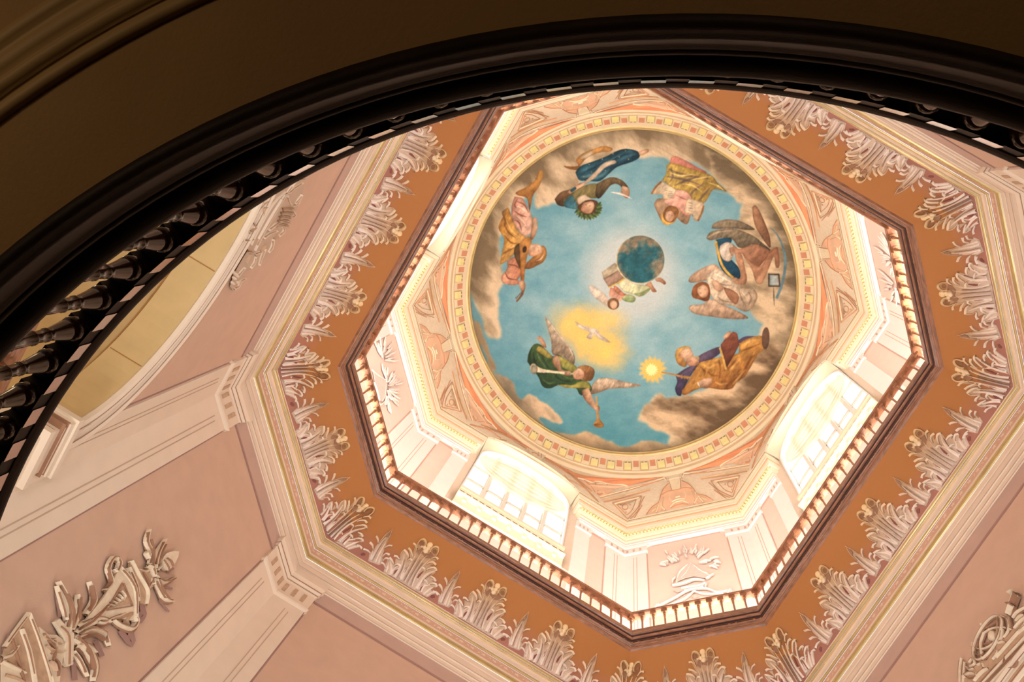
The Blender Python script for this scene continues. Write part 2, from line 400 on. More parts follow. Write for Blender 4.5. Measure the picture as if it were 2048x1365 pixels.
# ---- pilasters folded round the eight corners of the lower walls
def fold(name, k, prof, m, parent, w=0.59, **kw):
    """moulding wrapped round the corner after side index k; prof=[(proud, z)]"""
    s0, s1 = SIDES[k], SIDES[(k + 1) % 8]; b = MB(); vs = []
    for d, z in prof:
        ap = AP - d; e = hl(s0, AP) - w - d * 0.9
        vs += [P(s0, e, z, AP), P(s0, e, z, ap), P(s0, hl(s0, ap), z, ap), P(s1, -(hl(s1, AP) - w - d * 0.9), z, ap), P(s1, -(hl(s1, AP) - w - d * 0.9), z, AP)]
    fs = [(i * 5 + j, i * 5 + j + 1, i * 5 + j + 6, i * 5 + j + 5) for i in range(len(prof) - 1) for j in range(4)]
    b.add(vs, fs); return b.build(name, m, parent, **kw)
for k in range(8):
    s0, s1 = SIDES[k], SIDES[(k + 1) % 8]; wl = walls[s0]
    pil = fold('pilaster', k, [(0.04, 3.98), (0.04, 16.1)], M['cream'], wl)
    fold('capital', k, [(0.04, 16.02), (0.075, 16.06), (0.085, 16.10), (0.05, 16.13), (0.05, 16.62), (0.07, 16.66), (0.07, 16.72), (0.10, 16.76), (0.10, 16.84), (0.13, 16.90), (0.13, 17.02)], M['cream'], pil, w=0.60)
    fold('painted_line', k, [(0.053, 16.13), (0.053, 16.15)], M['line'], pil, w=0.60)
    fold('painted_line', k, [(0.074, 16.66), (0.074, 16.68)], M['line'], pil, w=0.60)
    fold('painted_line', k, [(0.103, 16.765), (0.103, 16.79)], M['line'], pil, w=0.60)
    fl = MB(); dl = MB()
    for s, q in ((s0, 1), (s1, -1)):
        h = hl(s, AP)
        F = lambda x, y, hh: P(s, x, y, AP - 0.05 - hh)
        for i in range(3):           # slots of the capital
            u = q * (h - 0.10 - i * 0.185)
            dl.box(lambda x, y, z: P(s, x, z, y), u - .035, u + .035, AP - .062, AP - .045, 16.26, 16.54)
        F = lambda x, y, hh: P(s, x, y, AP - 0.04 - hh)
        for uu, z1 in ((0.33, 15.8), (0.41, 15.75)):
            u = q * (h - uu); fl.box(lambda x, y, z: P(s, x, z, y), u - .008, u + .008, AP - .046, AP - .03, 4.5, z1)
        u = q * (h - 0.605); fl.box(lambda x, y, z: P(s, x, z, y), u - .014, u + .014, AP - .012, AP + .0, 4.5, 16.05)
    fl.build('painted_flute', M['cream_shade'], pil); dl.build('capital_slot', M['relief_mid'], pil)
    # soft mauve painted line beside each pilaster
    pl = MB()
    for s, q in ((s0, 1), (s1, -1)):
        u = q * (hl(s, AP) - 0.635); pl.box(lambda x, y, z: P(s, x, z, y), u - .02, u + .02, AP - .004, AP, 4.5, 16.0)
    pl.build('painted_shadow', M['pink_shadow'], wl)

# ---- cornice between lower walls and cove, gilded mouldings
cor = empty('trim_2', kind='structure', label='gilded cornice with salmon floral band round the octagonal hall')
sweep('painted_shadow', [(6.045, 16.53), (6.045, 16.60)], M['pink_shadow'], cor)
sweep('painted_field', [(6.046, 16.60), (6.040, 17.0)], M['pink_soft'], cor)
sweep('architrave', [(6.05, 17.0), (6.02, 17.01), (6.02, 17.14), (6.005, 17.15), (6.005, 17.30), (5.985, 17.31), (5.985, 17.50), (5.965, 17.53), (5.965, 17.68)], M['cream'], cor)
for z, a in ((17.01, 6.018), (17.16, 6.003), (17.32, 5.983), (17.5, 5.98)): sweep('painted_line', [(a, z), (a - .002, z + .018)], M['cream_shade'], cor)
gp = lambda a, z, r: [(a + r * 0.25, z - r), (a - r * .5, z - r * .85), (a - r * 0.9, z - r * .3), (a - r * .9, z + r * .3), (a - r * .5, z + r * .85), (a + r * .25, z + r)]
sweep('gold_moulding', gp(5.965, 17.745, 0.034), M['gold'], cor)
sweep('gold_groove', [(5.962, 17.78), (5.962, 17.80)], M['gold_line'], cor)
sweep('gold_moulding', gp(5.965, 17.83, 0.03), M['gold'], cor)
sweep('fillet', [(5.965, 17.86), (5.955, 17.87), (5.955, 17.95), (5.965, 17.955)], M['cream'], cor)
sweep('frieze_band', [(5.965, 17.95), (5.962, 18.19)], M['band'], cor)
sweep('gold_groove', [(5.955, 18.185), (5.950, 18.205)], M['line'], cor)
sweep('gold_moulding', gp(5.945, 18.23, 0.028), M['gold'], cor)
sweep('gold_groove', [(5.93, 18.258), (5.93, 18.275)], M['gold_line'], cor)
sweep('cavetto', [(5.925, 18.27), (5.935, 18.31), (5.938, 18.36), (5.932, 18.42), (5.915, 18.47)], M['cream'], cor)
sweep('gold_moulding', [(5.915, 18.47), (5.905, 18.50), (5.898, 18.53)], M['gold'], cor)
sweep('gold_groove', [(5.896, 18.53), (5.893, 18.552)], M['gold_line'], cor)
sweep('gold_moulding', gp(5.885, 18.585, 0.032), M['gold'], cor)
sweep('gold_groove', [(5.872, 18.617), (5.870, 18.628)], M['gold_line'], cor)
sweep('fillet', [(5.868, 18.625), (5.860, 18.65), (5.875, 18.665)], M['cream'], cor)
# scrolling white florets painted on the salmon band
fr = MB()
for s in SIDES:
    h = hl(s, 5.96); n = int(2 * h / 0.24)
    for i in range(n):
        u = -h + (i + .5) * 2 * h / n; sg = 1 if i % 2 else -1
        F = lambda x, y, hh: P(s, u + x, 18.07 + y * sg, 5.962 - hh)
        poly(fr, F, [(-.012, -.05), (.02, -.02), (.06, -.03), (.035, .0), (.05, .05), (.01, .025), (-.02, .06), (-.02, .01), (-.06, .02), (-.03, -.015)], .003, skirt=False)
        poly(fr, F, [(.07, -.03), (.11, .0), (.13, .05), (.10, .03)], .003, skirt=False)
fr.build('painted_floret', M['cream'], cor, kind='stuff')

# ---- orange cove
sweep('ceiling_cove', [(CA0, CZ0), (CA1 + .02, CZ1 - .02)], M['cove'], kind='structure', label='orange painted cove below the wooden gallery rail')

# ---- drum walls
DA = 6.05; DZ0, DZ1 = 20.45, 31.0
JW = 1.84
dw = {}
for s in SIDES:
    b = MB(); h = hl(s, DA)
    if s[0] == 'S': b.add([P(s, -h, DZ0, DA), P(s, h, DZ0, DA), P(s, h, DZ1, DA), P(s, -h, DZ1, DA)], [(0, 1, 2, 3)])
    else:
        for q in (-1, 1): b.add([P(s, q * JW, DZ0, DA), P(s, q * h, DZ0, DA), P(s, q * h, DZ1, DA), P(s, q * JW, DZ1, DA)], [(0, 1, 2, 3)])
        b.add([P(s, -JW, DZ0, DA), P(s, JW, DZ0, DA), P(s, JW, 24.7, DA), P(s, -JW, 24.7, DA)], [(0, 1, 2, 3)])
    dw[s] = b.build('wall_drum_' + SIDEWORD[s], M['drum_pink'], kind='structure')
sweep('floor_gallery', [(4.95, 20.44), (6.06, 20.44)], M['cream'], kind='structure')

# pilasters of the drum, folded round the corners and beside the windows
def dpil(s, u0, u1, parent):
    b = MB(); b.box(lambda x, y, z: P(s, x, z, y), u0, u1, DA - .05, DA, DZ0, 28.2); b.build('pilaster', M['drum'], parent)
for k in range(8):
    s0, s1 = SIDES[k], SIDES[(k + 1) % 8]
    pil = fold('pilaster', k, [(0.04, DZ0), (0.04, 28.15)], M['drum'], dw[s0], w=0.60)
    fold('capital', k, [(0.04, 28.06), (0.08, 28.10), (0.09, 28.15), (0.055, 28.18), (0.055, 28.55), (0.09, 28.6), (0.09, 28.68)], M['drum'], pil, w=0.61)
    fold('painted_line', k, [(0.058, 28.19), (0.058, 28.21)], M['drum_shade'], pil, w=0.61)
    fold('painted_line', k, [(0.058, 28.53), (0.058, 28.55)], M['drum_shade'], pil, w=0.61)
    fl = MB(); sl = MB()
    for s, q in ((s0, 1), (s1, -1)):
        h = hl(s, DA)
        for uu in (0.27, 0.36):
            u = q * (h - uu); fl.box(lambda x, y, z: P(s, x, z, y), u - .008, u + .008, DA - .045, DA - .03, DZ0, 27.8)
        for i in range(3):
            u = q * (h - 0.09 - i * 0.19); sl.box(lambda x, y, z: P(s, x, z, y), u - .03, u + .03, DA - .062, DA - .05, 28.26, 28.46)
    fl.build('painted_flute', M['drum_shade'], pil); sl.build('capital_slot', M['drum_shade'], pil)
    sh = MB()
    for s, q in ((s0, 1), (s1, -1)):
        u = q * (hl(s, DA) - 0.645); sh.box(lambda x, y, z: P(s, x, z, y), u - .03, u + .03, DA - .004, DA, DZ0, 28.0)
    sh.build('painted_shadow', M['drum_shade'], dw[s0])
for s in ('L1', 'L2', 'L3', 'L4'):
    for q in (-1, 1):
        b = MB(); F = lambda x, y, z: P(s, q * x, z, y)
        b.box(F, 1.84, 2.30, DA - .05, DA, DZ0, 28.66); b.box(F, 1.82, 2.34, DA - .09, DA, 28.06, 28.16); b.box(F, 1.83, 2.32, DA - .06, DA, 28.16, 28.66)
        pl = b.build('pilaster', M['drum'], dw[s])
        b = MB()
        for i in range(3): b.box(F, 1.93 + i * .13, 1.97 + i * .13, DA - .066, DA - .05, 28.26, 28.46)
        b.build('capital_slot', M['drum_shade'], pl)
# painted rounded top corners of the pink panels (little stepped brackets)
for s in SIDES:
    b = MB(); h = hl(s, DA); F = lambda x, y, hh: P(s, x, y, DA - hh)
    us = [(-(h - .60), 1), (h - .60, -1)] if s[0] == 'S' else [(-(h - .60), 1), (-2.30, -1), (2.30, 1), (h - .60, -1)]
    for u, q in us:
        for i in range(3):
            b.box(lambda x, y, z: P(s, x, z, y), min(u, u + q * (.20 - i * .06)), max(u, u + q * (.20 - i * .06)), DA - .09 + i * .02, DA, 28.66 - i * .09, 28.76 - i * .09)
    b.build('panel_bracket', M['drum'], dw[s])
    b = MB()
    if s[0] == 'S': b.box(lambda x, y, z: P(s, x, z, y), -(h - .8), h - .8, DA - .004, DA, 28.52, 28.66)
    if s[0] == 'L':
        for q in (-1, 1): b.box(lambda x, y, z: P(s, x, z, y), min(q * 2.34, q * 2.86), max(q * 2.34, q * 2.86), DA - .004, DA, 28.40, 28.56)
    if b.v: b.build('painted_shadow', M['drum_shade'], dw[s])

# ---- entablature: breaks off at each window and returns to the wall
def ent(name, prof, m, parent, **kw):
    b = MB()
    for k in (1, 3, 5, 7):
        s = SIDES[k]; sp = SIDES[k - 1]; sn = SIDES[(k + 1) % 8]; vs = []
        for d, z in prof:
            ap = DA - d
            vs += [P(sp, 2.0 - d, z, 6.6), P(sp, 2.0 - d, z, ap), P(s, -hl(s, ap), z, ap), P(s, hl(s, ap), z, ap), P(sn, -(2.0 - d), z, ap), P(sn, -(2.0 - d), z, 6.6)]
        b.add(vs, [(i * 6 + j, i * 6 + j + 1, i * 6 + j + 7, i * 6 + j + 6) for i in range(len(prof) - 1) for j in range(5)])
    return b.build(name, m, parent, **kw)
te = empty('trim_3', kind='structure', label='ivory entablature with yellow dentils and gold edge, broken at the windows')
ent('architrave', [(0.0, 28.62), (0.10, 28.66), (0.10, 28.78), (0.12, 28.79), (0.12, 28.92)], M['drum'], te)
ent('painted_line', [(0.122, 28.79), (0.122, 28.81)], M['drum_shade'], te)
ent('architrave', [(0.12, 28.92), (0.15, 28.97), (0.15, 29.08), (0.19, 29.16), (0.21, 29.22)], M['ent'], te)
ent('dentil_bed', [(0.21, 29.22), (0.22, 29.23), (0.22, 29.42), (0.27, 29.43)], M['ent'], te)
ent('corona', [(0.27, 29.43), (0.29, 29.55), (0.30, 29.58), (0.30, 29.74)], M['ent'], te)
ent('peach_stripe', [(0.30, 29.74), (0.31, 29.78), (0.31, 29.86)], M['peach'], te)
ent('corona', [(0.31, 29.86), (0.325, 29.90), (0.33, 30.06), (0.345, 30.12), (0.345, 30.24)], M['ent'], te)
ent('gold_moulding', [(0.345, 30.24), (0.352, 30.26), (0.352, 30.31), (0.345, 30.33)], M['gold'], te)
ent('corona', [(0.345, 30.33), (0.35, 30.34), (0.35, 30.42), (-0.35, 30.42)], M['ent'], te)
dn = MB()
for s in SIDES:
    ap = DA - 0.22; h = hl(s, ap); us = []
    if s[0] == 'S': n = 32; us = [-h + (i + .5) * 2 * h / n for i in range(n)]
    else:
        for q in (-1, 1): us += [q * (1.82 + (i + .5) * (h - 1.82) / 16) for i in range(16)]
    for u in us: dn.box(lambda x, y, z: P(s, x, z, y), u - .028, u + .028, ap - .05, ap, 29.27, 29.41)
dn.build('dentil', M['yellow'], te, kind='stuff')

# ---- surface between entablature and the round ring (pendentives)
RZ0, RR0, RZ1, RR1 = 33.0, 6.04, 34.4, 5.52
FC = lambda u: 30.24 + 0.87 * math.sqrt(max(0, 1 - (u / 1.68) ** 2)) ** 1.3
def loft_bottom(th):
    """octagon edge in direction th: (radius, z)"""
    best = None
    for s in SIDES:
        t = math.radians(ANG[s]); c = math.cos(th - t)
        if c <= 0.3: continue
        a = 5.74 + (0.70 if s[0] == 'S' else 0); r = a / c; u = a * math.tan(th - t)
        if best is None or r < best[0]: best = (r, s, u)
    r, s, u = best; z = 30.40
    if s[0] == 'L' and abs(u) < 1.68: z = max(z, FC(u)) if abs(u) < 1.66 else z
    return r, z
def loft_R(th, z):
    r, zb = loft_bottom(th); return r + (RR0 - r) * (z - 30.4) / (RZ0 - 30.4)
b = MB(); NL = 480; KL = 7; vs = []
for i in range(NL):
    th = 2 * PI * i / NL; r, zb = loft_bottom(th)
    for k in range(KL):
        z = zb + (RZ0 - zb) * k / (KL - 1); R_ = loft_R(th, z); vs.append((R_ * math.cos(th), R_ * math.sin(th), z))
b.add(vs, [(i * KL + k, i * KL + k + 1, ((i + 1) % NL) * KL + k + 1, ((i + 1) % NL) * KL + k) for i in range(NL) for k in range(KL - 1)])
pend = b.build('ceiling_pendentives', M['relief'], kind='structure')
def at_loft(px, py):
    r = ray(px, py); lo, hi = 29.5, 34.0
    for _ in range(40):
        z = .5 * (lo + hi); X = CA + r * z; R_ = math.hypot(X[0], X[1]); th = math.atan2(X[1], X[0])
        if R_ < loft_R(th, z): lo = z
        else: hi = z
    return Vector(CA + r * z)

# ---- round ring under the dome, with dentil blocks and terracotta squares
ringo = empty('trim_4', kind='structure', label='ivory ring of yellow dentil blocks and terracotta squares round the painted dome')
def rs(s): return (RR0 + (RR1 - RR0) * s, RZ0 + (RZ1 - RZ0) * s)
_l = math.hypot(RR1 - RR0, RZ1 - RZ0); _nr, _nz = (RZ1 - RZ0) / _l, (RR0 - RR1) / _l
def rp(s, h): r, z = rs(s); return (r - h * _nr, z - h * _nz)
revolve('ring_body', [rp(-.02, -.05), rp(-.02, .03), rp(.05, .05), rp(.05, .035), rp(.10, .035), rp(.10, .0), rp(.12, 0.0), rp(.21, .0), rp(.21, .02), rp(.25, .03), rp(.27, 0.0), rp(.78, 0.0), rp(.86, 0.0)], M['ring'], ringo, smooth=False)
revolve('ring_moulding', [rp(.10, .004), rp(.13, .010), rp(.16, .004), rp(.19, .010), rp(.21, .004)], M['ring_tan'], ringo)
revolve('ring_moulding', [rp(.25, .033), rp(.265, .035), rp(.275, .004)], M['ring_tan'], ringo)
revolve('gold_ring', [rp(.86, .0), rp(.87, .05), rp(.89, .065), rp(.91, .06), rp(.92, .04)], M['gold'], ringo)
revolve('gold_groove', [rp(.92, .045), rp(.935, .04)], M['gold_line'], ringo)
revolve('gold_ring', [rp(.935, .04), rp(.95, .06), rp(.98, .06), rp(1.0, .04), rp(1.005, .0)], M['gold'], ringo)
def bp_ring(th, s, dt, h):
    r, z = rp(s, h); return (r * math.cos(th + dt / r), r * math.sin(th + dt / r), z)
NB = 64
_a = at_z(1266, 240, 33.8); TH0 = math.atan2(_a.y, _a.x)
def piece(name, m, parts, th):
    b = MB()
    for s0, s1, w0, w1, h0, h1 in parts:
        vs = [bp_ring(th, s, w, h) for h in (h0, h1) for s in (s0, s1) for w in (w0, w1)]
        b.add(vs, [(0, 1, 3, 2), (4, 6, 7, 5), (0, 4, 5, 1), (2, 3, 7, 6), (0, 2, 6, 4), (1, 5, 7, 3)])
    return b.build(name, m, ringo)
blk = piece('dentil_block', M['yellow'], [(.34, .50, -.115, .115, 0, .10)], 0)
low = piece('block_drop', M['ring'], [(.50, .60, -.115, .115, 0, .05), (.60, .66, -.09, -.03, 0, .03), (.60, .66, .03, .09, 0, .03)], 0); low.parent = blk
lowg = piece('block_drop_gold', M['gold'], [(.56, .60, -.10, -.02, .05, .055), (.56, .60, .02, .10, .05, .055)], 0); lowg.parent = blk
lsh = piece('block_shadow', M['ring_tan'], [(.30, .66, -.145, .145, 0, .004)], 0); lsh.parent = blk
sq = piece('terracotta_square', M['ring_pink'], [(.44, .68, -.092, .092, 0, .006)], 0)
for i in range(NB):
    th = TH0 + 2 * PI * i / NB
    if i == 0: blk.rotation_euler.z = th; sq.rotation_euler.z = th + PI / NB; continue
    c = blk.copy(); COL.objects.link(c); c.rotation_euler.z = th
    for ch in blk.children:
        d = ch.copy(); COL.objects.link(d); d.parent = c
    c = sq.copy(); COL.objects.link(c); c.rotation_euler.z = th + PI / NB

# ---- windows of the drum
DEP = 6.45; WW = 1.62
def inner_z(u): return 29.9 + 1.5 * max(0, 1 - abs(u / 1.62) ** 2.3) ** 0.5
winlab = {'L2': 'arched five-light window above the long lower balustrade side', 'L3': 'arched five-light window above the right-hand long balustrade side',
          'L1': 'arched window of the drum over the left side, mostly hidden', 'L4': 'arched window of the drum over the top side, mostly hidden'}
for wi, s in enumerate(('L2', 'L3', 'L1', 'L4')):
    win = empty('window_%d' % (wi + 1), kind='structure', label=winlab[s])
    # front arch soffit from the entablature line back to the reveal
    n = 40; b = MB(); vs = []
    for i in range(n + 1):
        t = -math.cos(PI * i / n); u0, z0 = 1.655 * t, FC(1.655 * t); u1, z1 = 1.60 * t, inner_z(1.60 * t)
        row = [(u0, z0, 5.70)]
        for k in range(1, 6):
            f = k / 5; bul = 0.10 * math.sin(PI * f)
            row.append((u0 + (u1 - u0) * f, z0 + (z1 - z0) * f + bul, 5.72 + .48 * f))
        vs += [P(s, *q) for q in [(u0 * 1.005, z0 + .05, 5.72)] + row]
    b.add(vs, [(i * 7 + j, i * 7 + j + 1, i * 7 + j + 8, i * 7 + j + 7) for i in range(n) for j in range(6)])
    b.build('arch_soffit', M['ent'], win, smooth=True)
    # inner rim of the arch, reveal to the glass
    b = MB(); vs = []; path = [(-WW, 24.6)] + [(-1.6 * math.cos(PI * i / n), inner_z(-1.6 * math.cos(PI * i / n))) for i in range(n + 1)] + [(WW, 24.6)]
    for u, z in path:
        k = 0.96; zc = 29.0
        vs += [P(s, u, z, 6.20), P(s, u, z, 6.16), P(s, u * .975, z - .05 * (z > 29), 6.16), P(s, u * .975, z - .05 * (z > 29), 6.26), P(s, u, z + .02, 6.27), P(s, u, z + .12 * (z > 29), 6.6)]
    b.add(vs, [(i * 6 + j, i * 6 + j + 1, i * 6 + j + 7, i * 6 + j + 6) for i in range(len(path) - 1) for j in range(5)])
    b.build('arch_reveal', M['drum'], win)
    for q in (-1, 1):
        b = MB(); b.add([P(s, q * 1.84, 24.7, 6.05), P(s, q * 1.84, 30.3, 6.05), P(s, q * 1.62, 30.3, 6.20), P(s, q * 1.62, 24.7, 6.20)], [(0, 1, 2, 3)])
        b.build('jamb', M['cream'], win)
    # frame: outer, mullions, transoms
    b = MB(); F = lambda x, y, z: P(s, x, z, y)
    fr_ = empty('frame', parent=win)
    for u in (-.95, -.31, .31, .95):
        b = MB(); b.box(F, u - .045, u + .045, DEP - .10, DEP + .04, 25.9, min(inner_z(u) + .35, 31.6)); b.build('mullion', M['frame'], fr_)
    for z in (26.0, 27.98, 29.35, 30.7):
        b = MB(); b.box(F, -1.66, 1.66, DEP - .05, DEP + .03, z - .05, z + .07); b.build('transom', M['frame'], fr_)
    for u0, u1 in ((-1.62, -.995), (-.905, -.355), (-.265, .265), (.355, .905), (.995, 1.62)):
        for z0, z1 in ((26.07, 27.93), (28.05, 29.3), (29.42, 30.65), (30.77, 31.6)):
            b = MB(); b.box(F, u0, u1, DEP - .012, DEP, z0, z1)
            pn = b.build('pane', M['glass'], win)
            b = MB(); b.box(F, u0, u0 + .04, DEP - .03, DEP + .02, z0, z1); b.box(F, u1 - .04, u1, DEP - .03, DEP + .02, z0, z1)
            b.box(F, u0, u1, DEP - .03, DEP + .02, z0, z0 + .04); b.box(F, u0, u1, DEP - .03, DEP + .02, z1 - .04, z1)
            b.build('sash', M['frame'], pn)
    # wall outside the opening so that only the window lets the sky in
    b = MB(); vs = []
    for u, z in [(-2.9, 24.6)] + [(-1.66 * math.cos(PI * i / n), inner_z(-1.66 * math.cos(PI * i / n) * .96) + .12) for i in range(n + 1)] + [(2.9, 24.6)]:
        vs += [P(s, u, z, 6.62), P(s, u * 1.0, 34.0, 6.62)]
    b.add(vs, [(2 * i, 2 * i + 2, 2 * i + 3, 2 * i + 1) for i in range(len(vs) // 2 - 1)])
    for q in (-1, 1): b.add([P(s, q * 1.62, 24.6, 6.6), P(s, q * 3.2, 24.6, 6.62), P(s, q * 3.2, 34, 6.62), P(s, q * 1.64, 31, 6.62)], [(0, 1, 2, 3)])
    b.add([P(s, -2, 24.65, 6.04), P(s, 2, 24.65, 6.04), P(s, 2, 24.65, 6.62), P(s, -2, 24.65, 6.62)], [(0, 1, 2, 3)])
    b.add([P(s, -2, 24.65, 6.62), P(s, 2, 24.65, 6.62), P(s, 2, 26.0, 6.5), P(s, -2, 26.0, 6.5)], [(0, 1, 2, 3)])
    b.build('outer_wall', M['drum'], win)
    # sill: small dentil cornice
    b = MB(); b.box(F, -1.62, 1.62, 5.98, 6.5, 25.86, 26.0); b.box(F, -1.62, 1.62, 6.02, 6.4, 25.55, 25.86); b.box(F, -1.62, 1.62, 5.94, 6.3, 25.12, 25.28); b.box(F, -1.62, 1.62, 6.0, 6.2, 24.6, 25.14)
    b.tube([P(s, -1.62, 25.2, 5.93), P(s, 1.62, 25.2, 5.93)], .06)
    sill = b.build('sill', M['ent'], win)
    b = MB()
    for i in range(16):
        u = -1.52 + i * 3.04 / 15; b.box(F, u - .07, u + .07, 5.965, 6.10, 25.30, 25.54)
    b.build('sill_slot', M['gold_line'], sill)
    b = MB()
    for i in range(7):
        u = -1.35 + i * .45; b.box(F, u - .06, u + .06, 5.94, 6.02, 24.92, 25.12)
    b.build('sill_bracket', M['ent'], sill)
    # sheer draped valance gathered at both top corners
    cv = MB(); vs = []; nu, nk = 36, 26
    for k in range(nk + 1):
        f = k / nk
        for i in range(nu + 1):
            u = -1.54 + 3.08 * i / nu; g = 1 - (u / 1.54) ** 2
            z = 30.15 + g ** .8 * (1.05 - 2.35 * f) - .25 * f
            vs.append(P(s, u, z, 6.33 + .03 * math.sin(k * PI) + .035 * (k % 4 - 1.5) * (0.3 + g)))
    cv.add(vs, [(k * (nu + 1) + i, k * (nu + 1) + i + 1, (k + 1) * (nu + 1) + i + 1, (k + 1) * (nu + 1) + i) for k in range(nk) for i in range(nu)])
    wh = {'L2': 'window nearest the bottom of the picture', 'L3': 'window at the right of the drum', 'L1': 'drum window hidden behind the left balustrade', 'L4': 'drum window hidden behind the upper balustrade'}[s]
    c = cv.build('curtain_swag', M['curtain'], smooth=True, label='sheer cream draped curtain swag inside the ' + wh, cat='curtain', group='curtain swags of the drum windows')
# keystone brackets over the window arches

# ================================================================== DOME FRESCO (painted in its own colours on the dome surface)
PX0, PY0, PW, PH, SS = 925, 245, 690, 680, 2
W_, H_ = PW * SS, PH * SS
YY, XX = np.mgrid[0:H_, 0:W_].astype(np.float32)
GX, GY = XX / SS + PX0, YY / SS + PY0
def noise(sx, sy, seed, oct=4, rot=0.0):
    rg = np.random.RandomState(seed); out = np.zeros((H_, W_), np.float32); amp = 1; tot = 0
    c_, s_ = math.cos(rot), math.sin(rot)
    U = (XX * c_ + YY * s_) / SS; V = (-XX * s_ + YY * c_) / SS
    for o in range(oct):
        n = 96; g = rg.rand(n, n).astype(np.float32)
        u = (U / sx * 2 ** o) % n; v = (V / sy * 2 ** o) % n
        i0 = np.floor(u).astype(int) % n; j0 = np.floor(v).astype(int) % n; fu = u - np.floor(u); fv = v - np.floor(v)
        fu = fu * fu * (3 - 2 * fu); fv = fv * fv * (3 - 2 * fv); i1 = (i0 + 1) % n; j1 = (j0 + 1) % n
        out += amp * ((g[j0, i0] * (1 - fu) + g[j0, i1] * fu) * (1 - fv) + (g[j1, i0] * (1 - fu) + g[j1, i1] * fu) * fv)
        tot += amp; amp *= .55
    return out / tot
def blur(a, r):
    r = int(r)
    if r < 1: return a
    for _ in range(2):
        for ax in (0, 1):
            p = np.pad(a, [(r + 1, r) if k == ax else (0, 0) for k in (0, 1)], mode='edge'); c = np.cumsum(p, axis=ax, dtype=np.float64)
            n = a.shape[ax]; hi = np.take(c, range(2 * r + 1, n + 2 * r + 1), axis=ax); lo = np.take(c, range(0, n), axis=ax)
            a = ((hi - lo) / (2 * r + 1)).astype(np.float32)
    return a
IMG = np.zeros((H_, W_, 3), np.float32); IDM = np.zeros((H_, W_), np.int32)
NF = noise(5, 5, 3, 3); NW = noise(26, 26, 5, 4); NW2 = noise(30, 30, 9, 4)
def C3(c): return np.array(c, np.float32) / 255
def V2(view, pts):
    ox, oy, sc = view; return [((x / sc + ox - PX0) * SS, (y / sc + oy - PY0) * SS) for x, y in pts]
def pmask(q):
    xs = [p[0] for p in q]; ys = [p[1] for p in q]
    x0, x1 = max(0, int(min(xs)) - 2), min(W_, int(max(xs)) + 3); y0, y1 = max(0, int(min(ys)) - 2), min(H_, int(max(ys)) + 3)
    if x1 <= x0 or y1 <= y0: return None
    X = XX[y0:y1, x0:x1]; Y = YY[y0:y1, x0:x1]; m = np.zeros(X.shape, bool); n = len(q)
    for i in range(n):
        ax, ay = q[i]; bx_, by = q[(i + 1) % n]
        if ay == by: continue
        m ^= ((ay > Y) != (by > Y)) & (X < (bx_ - ax) * (Y - ay) / (by - ay) + ax)
    return x0, y0, x1, y1, m
def pf(view, pts, col, col2=None, dir=(1, 1), smooth=4, soft=1, fid=None, tex=0.0, full=False, edge=0.28, warp=0):
    """paint a closed shape; col->col2 along dir; edge>0 darkens the contour as the painter did"""
    q = V2(view, pts)
    if smooth: q = cr(q + [q[0]], smooth)[:-1]
    r = pmask(q)
    if r is None: return
    x0, y0, x1, y1, m = r
    pad = 6 + int(soft * 3)
    X0, Y0, X1, Y1 = max(0, x0 - pad), max(0, y0 - pad), min(W_, x1 + pad), min(H_, y1 + pad)
    a = np.zeros((Y1 - Y0, X1 - X0), np.float32); a[y0 - Y0:y1 - Y0, x0 - X0:x1 - X0] = m
    if warp:
        wx = ((NW[Y0:Y1, X0:X1] - .5) * warp * SS * 2).astype(int); wy = ((NW2[Y0:Y1, X0:X1] - .5) * warp * SS * 2).astype(int)
        jj, ii = np.mgrid[0:a.shape[0], 0:a.shape[1]]; a = a[np.clip(jj + wy, 0, a.shape[0] - 1), np.clip(ii + wx, 0, a.shape[1] - 1)]
    core = blur(a, max(1, int(5 * SS / 2))) if edge else None
    a = blur(a, soft)
    c = np.broadcast_to(C3(col), a.shape + (3,)).copy()
    if col2 is not None:
        g = XX[Y0:Y1, X0:X1] * dir[0] + YY[Y0:Y1, X0:X1] * dir[1]; mm = a > .5
        if mm.any():
            lo, hi = g[mm].min(), g[mm].max(); t = np.clip((g - lo) / (hi - lo + 1e-6), 0, 1)[..., None]; c = c * (1 - t) + C3(col2) * t
    if tex: c = c * (1 + (NT[Y0:Y1, X0:X1, None] - .5) * tex * .55)
    if edge: c = c * (1 - edge * (1 - np.clip(core * 1.5 - .5, 0, 1))[..., None] * np.array([.8, 1.0, 1.15], np.float32))
    IMG[Y0:Y1, X0:X1] = IMG[Y0:Y1, X0:X1] * (1 - a[..., None]) + c * a[..., None]
    if fid is not None: IDM[Y0:Y1, X0:X1][a > .5] = fid
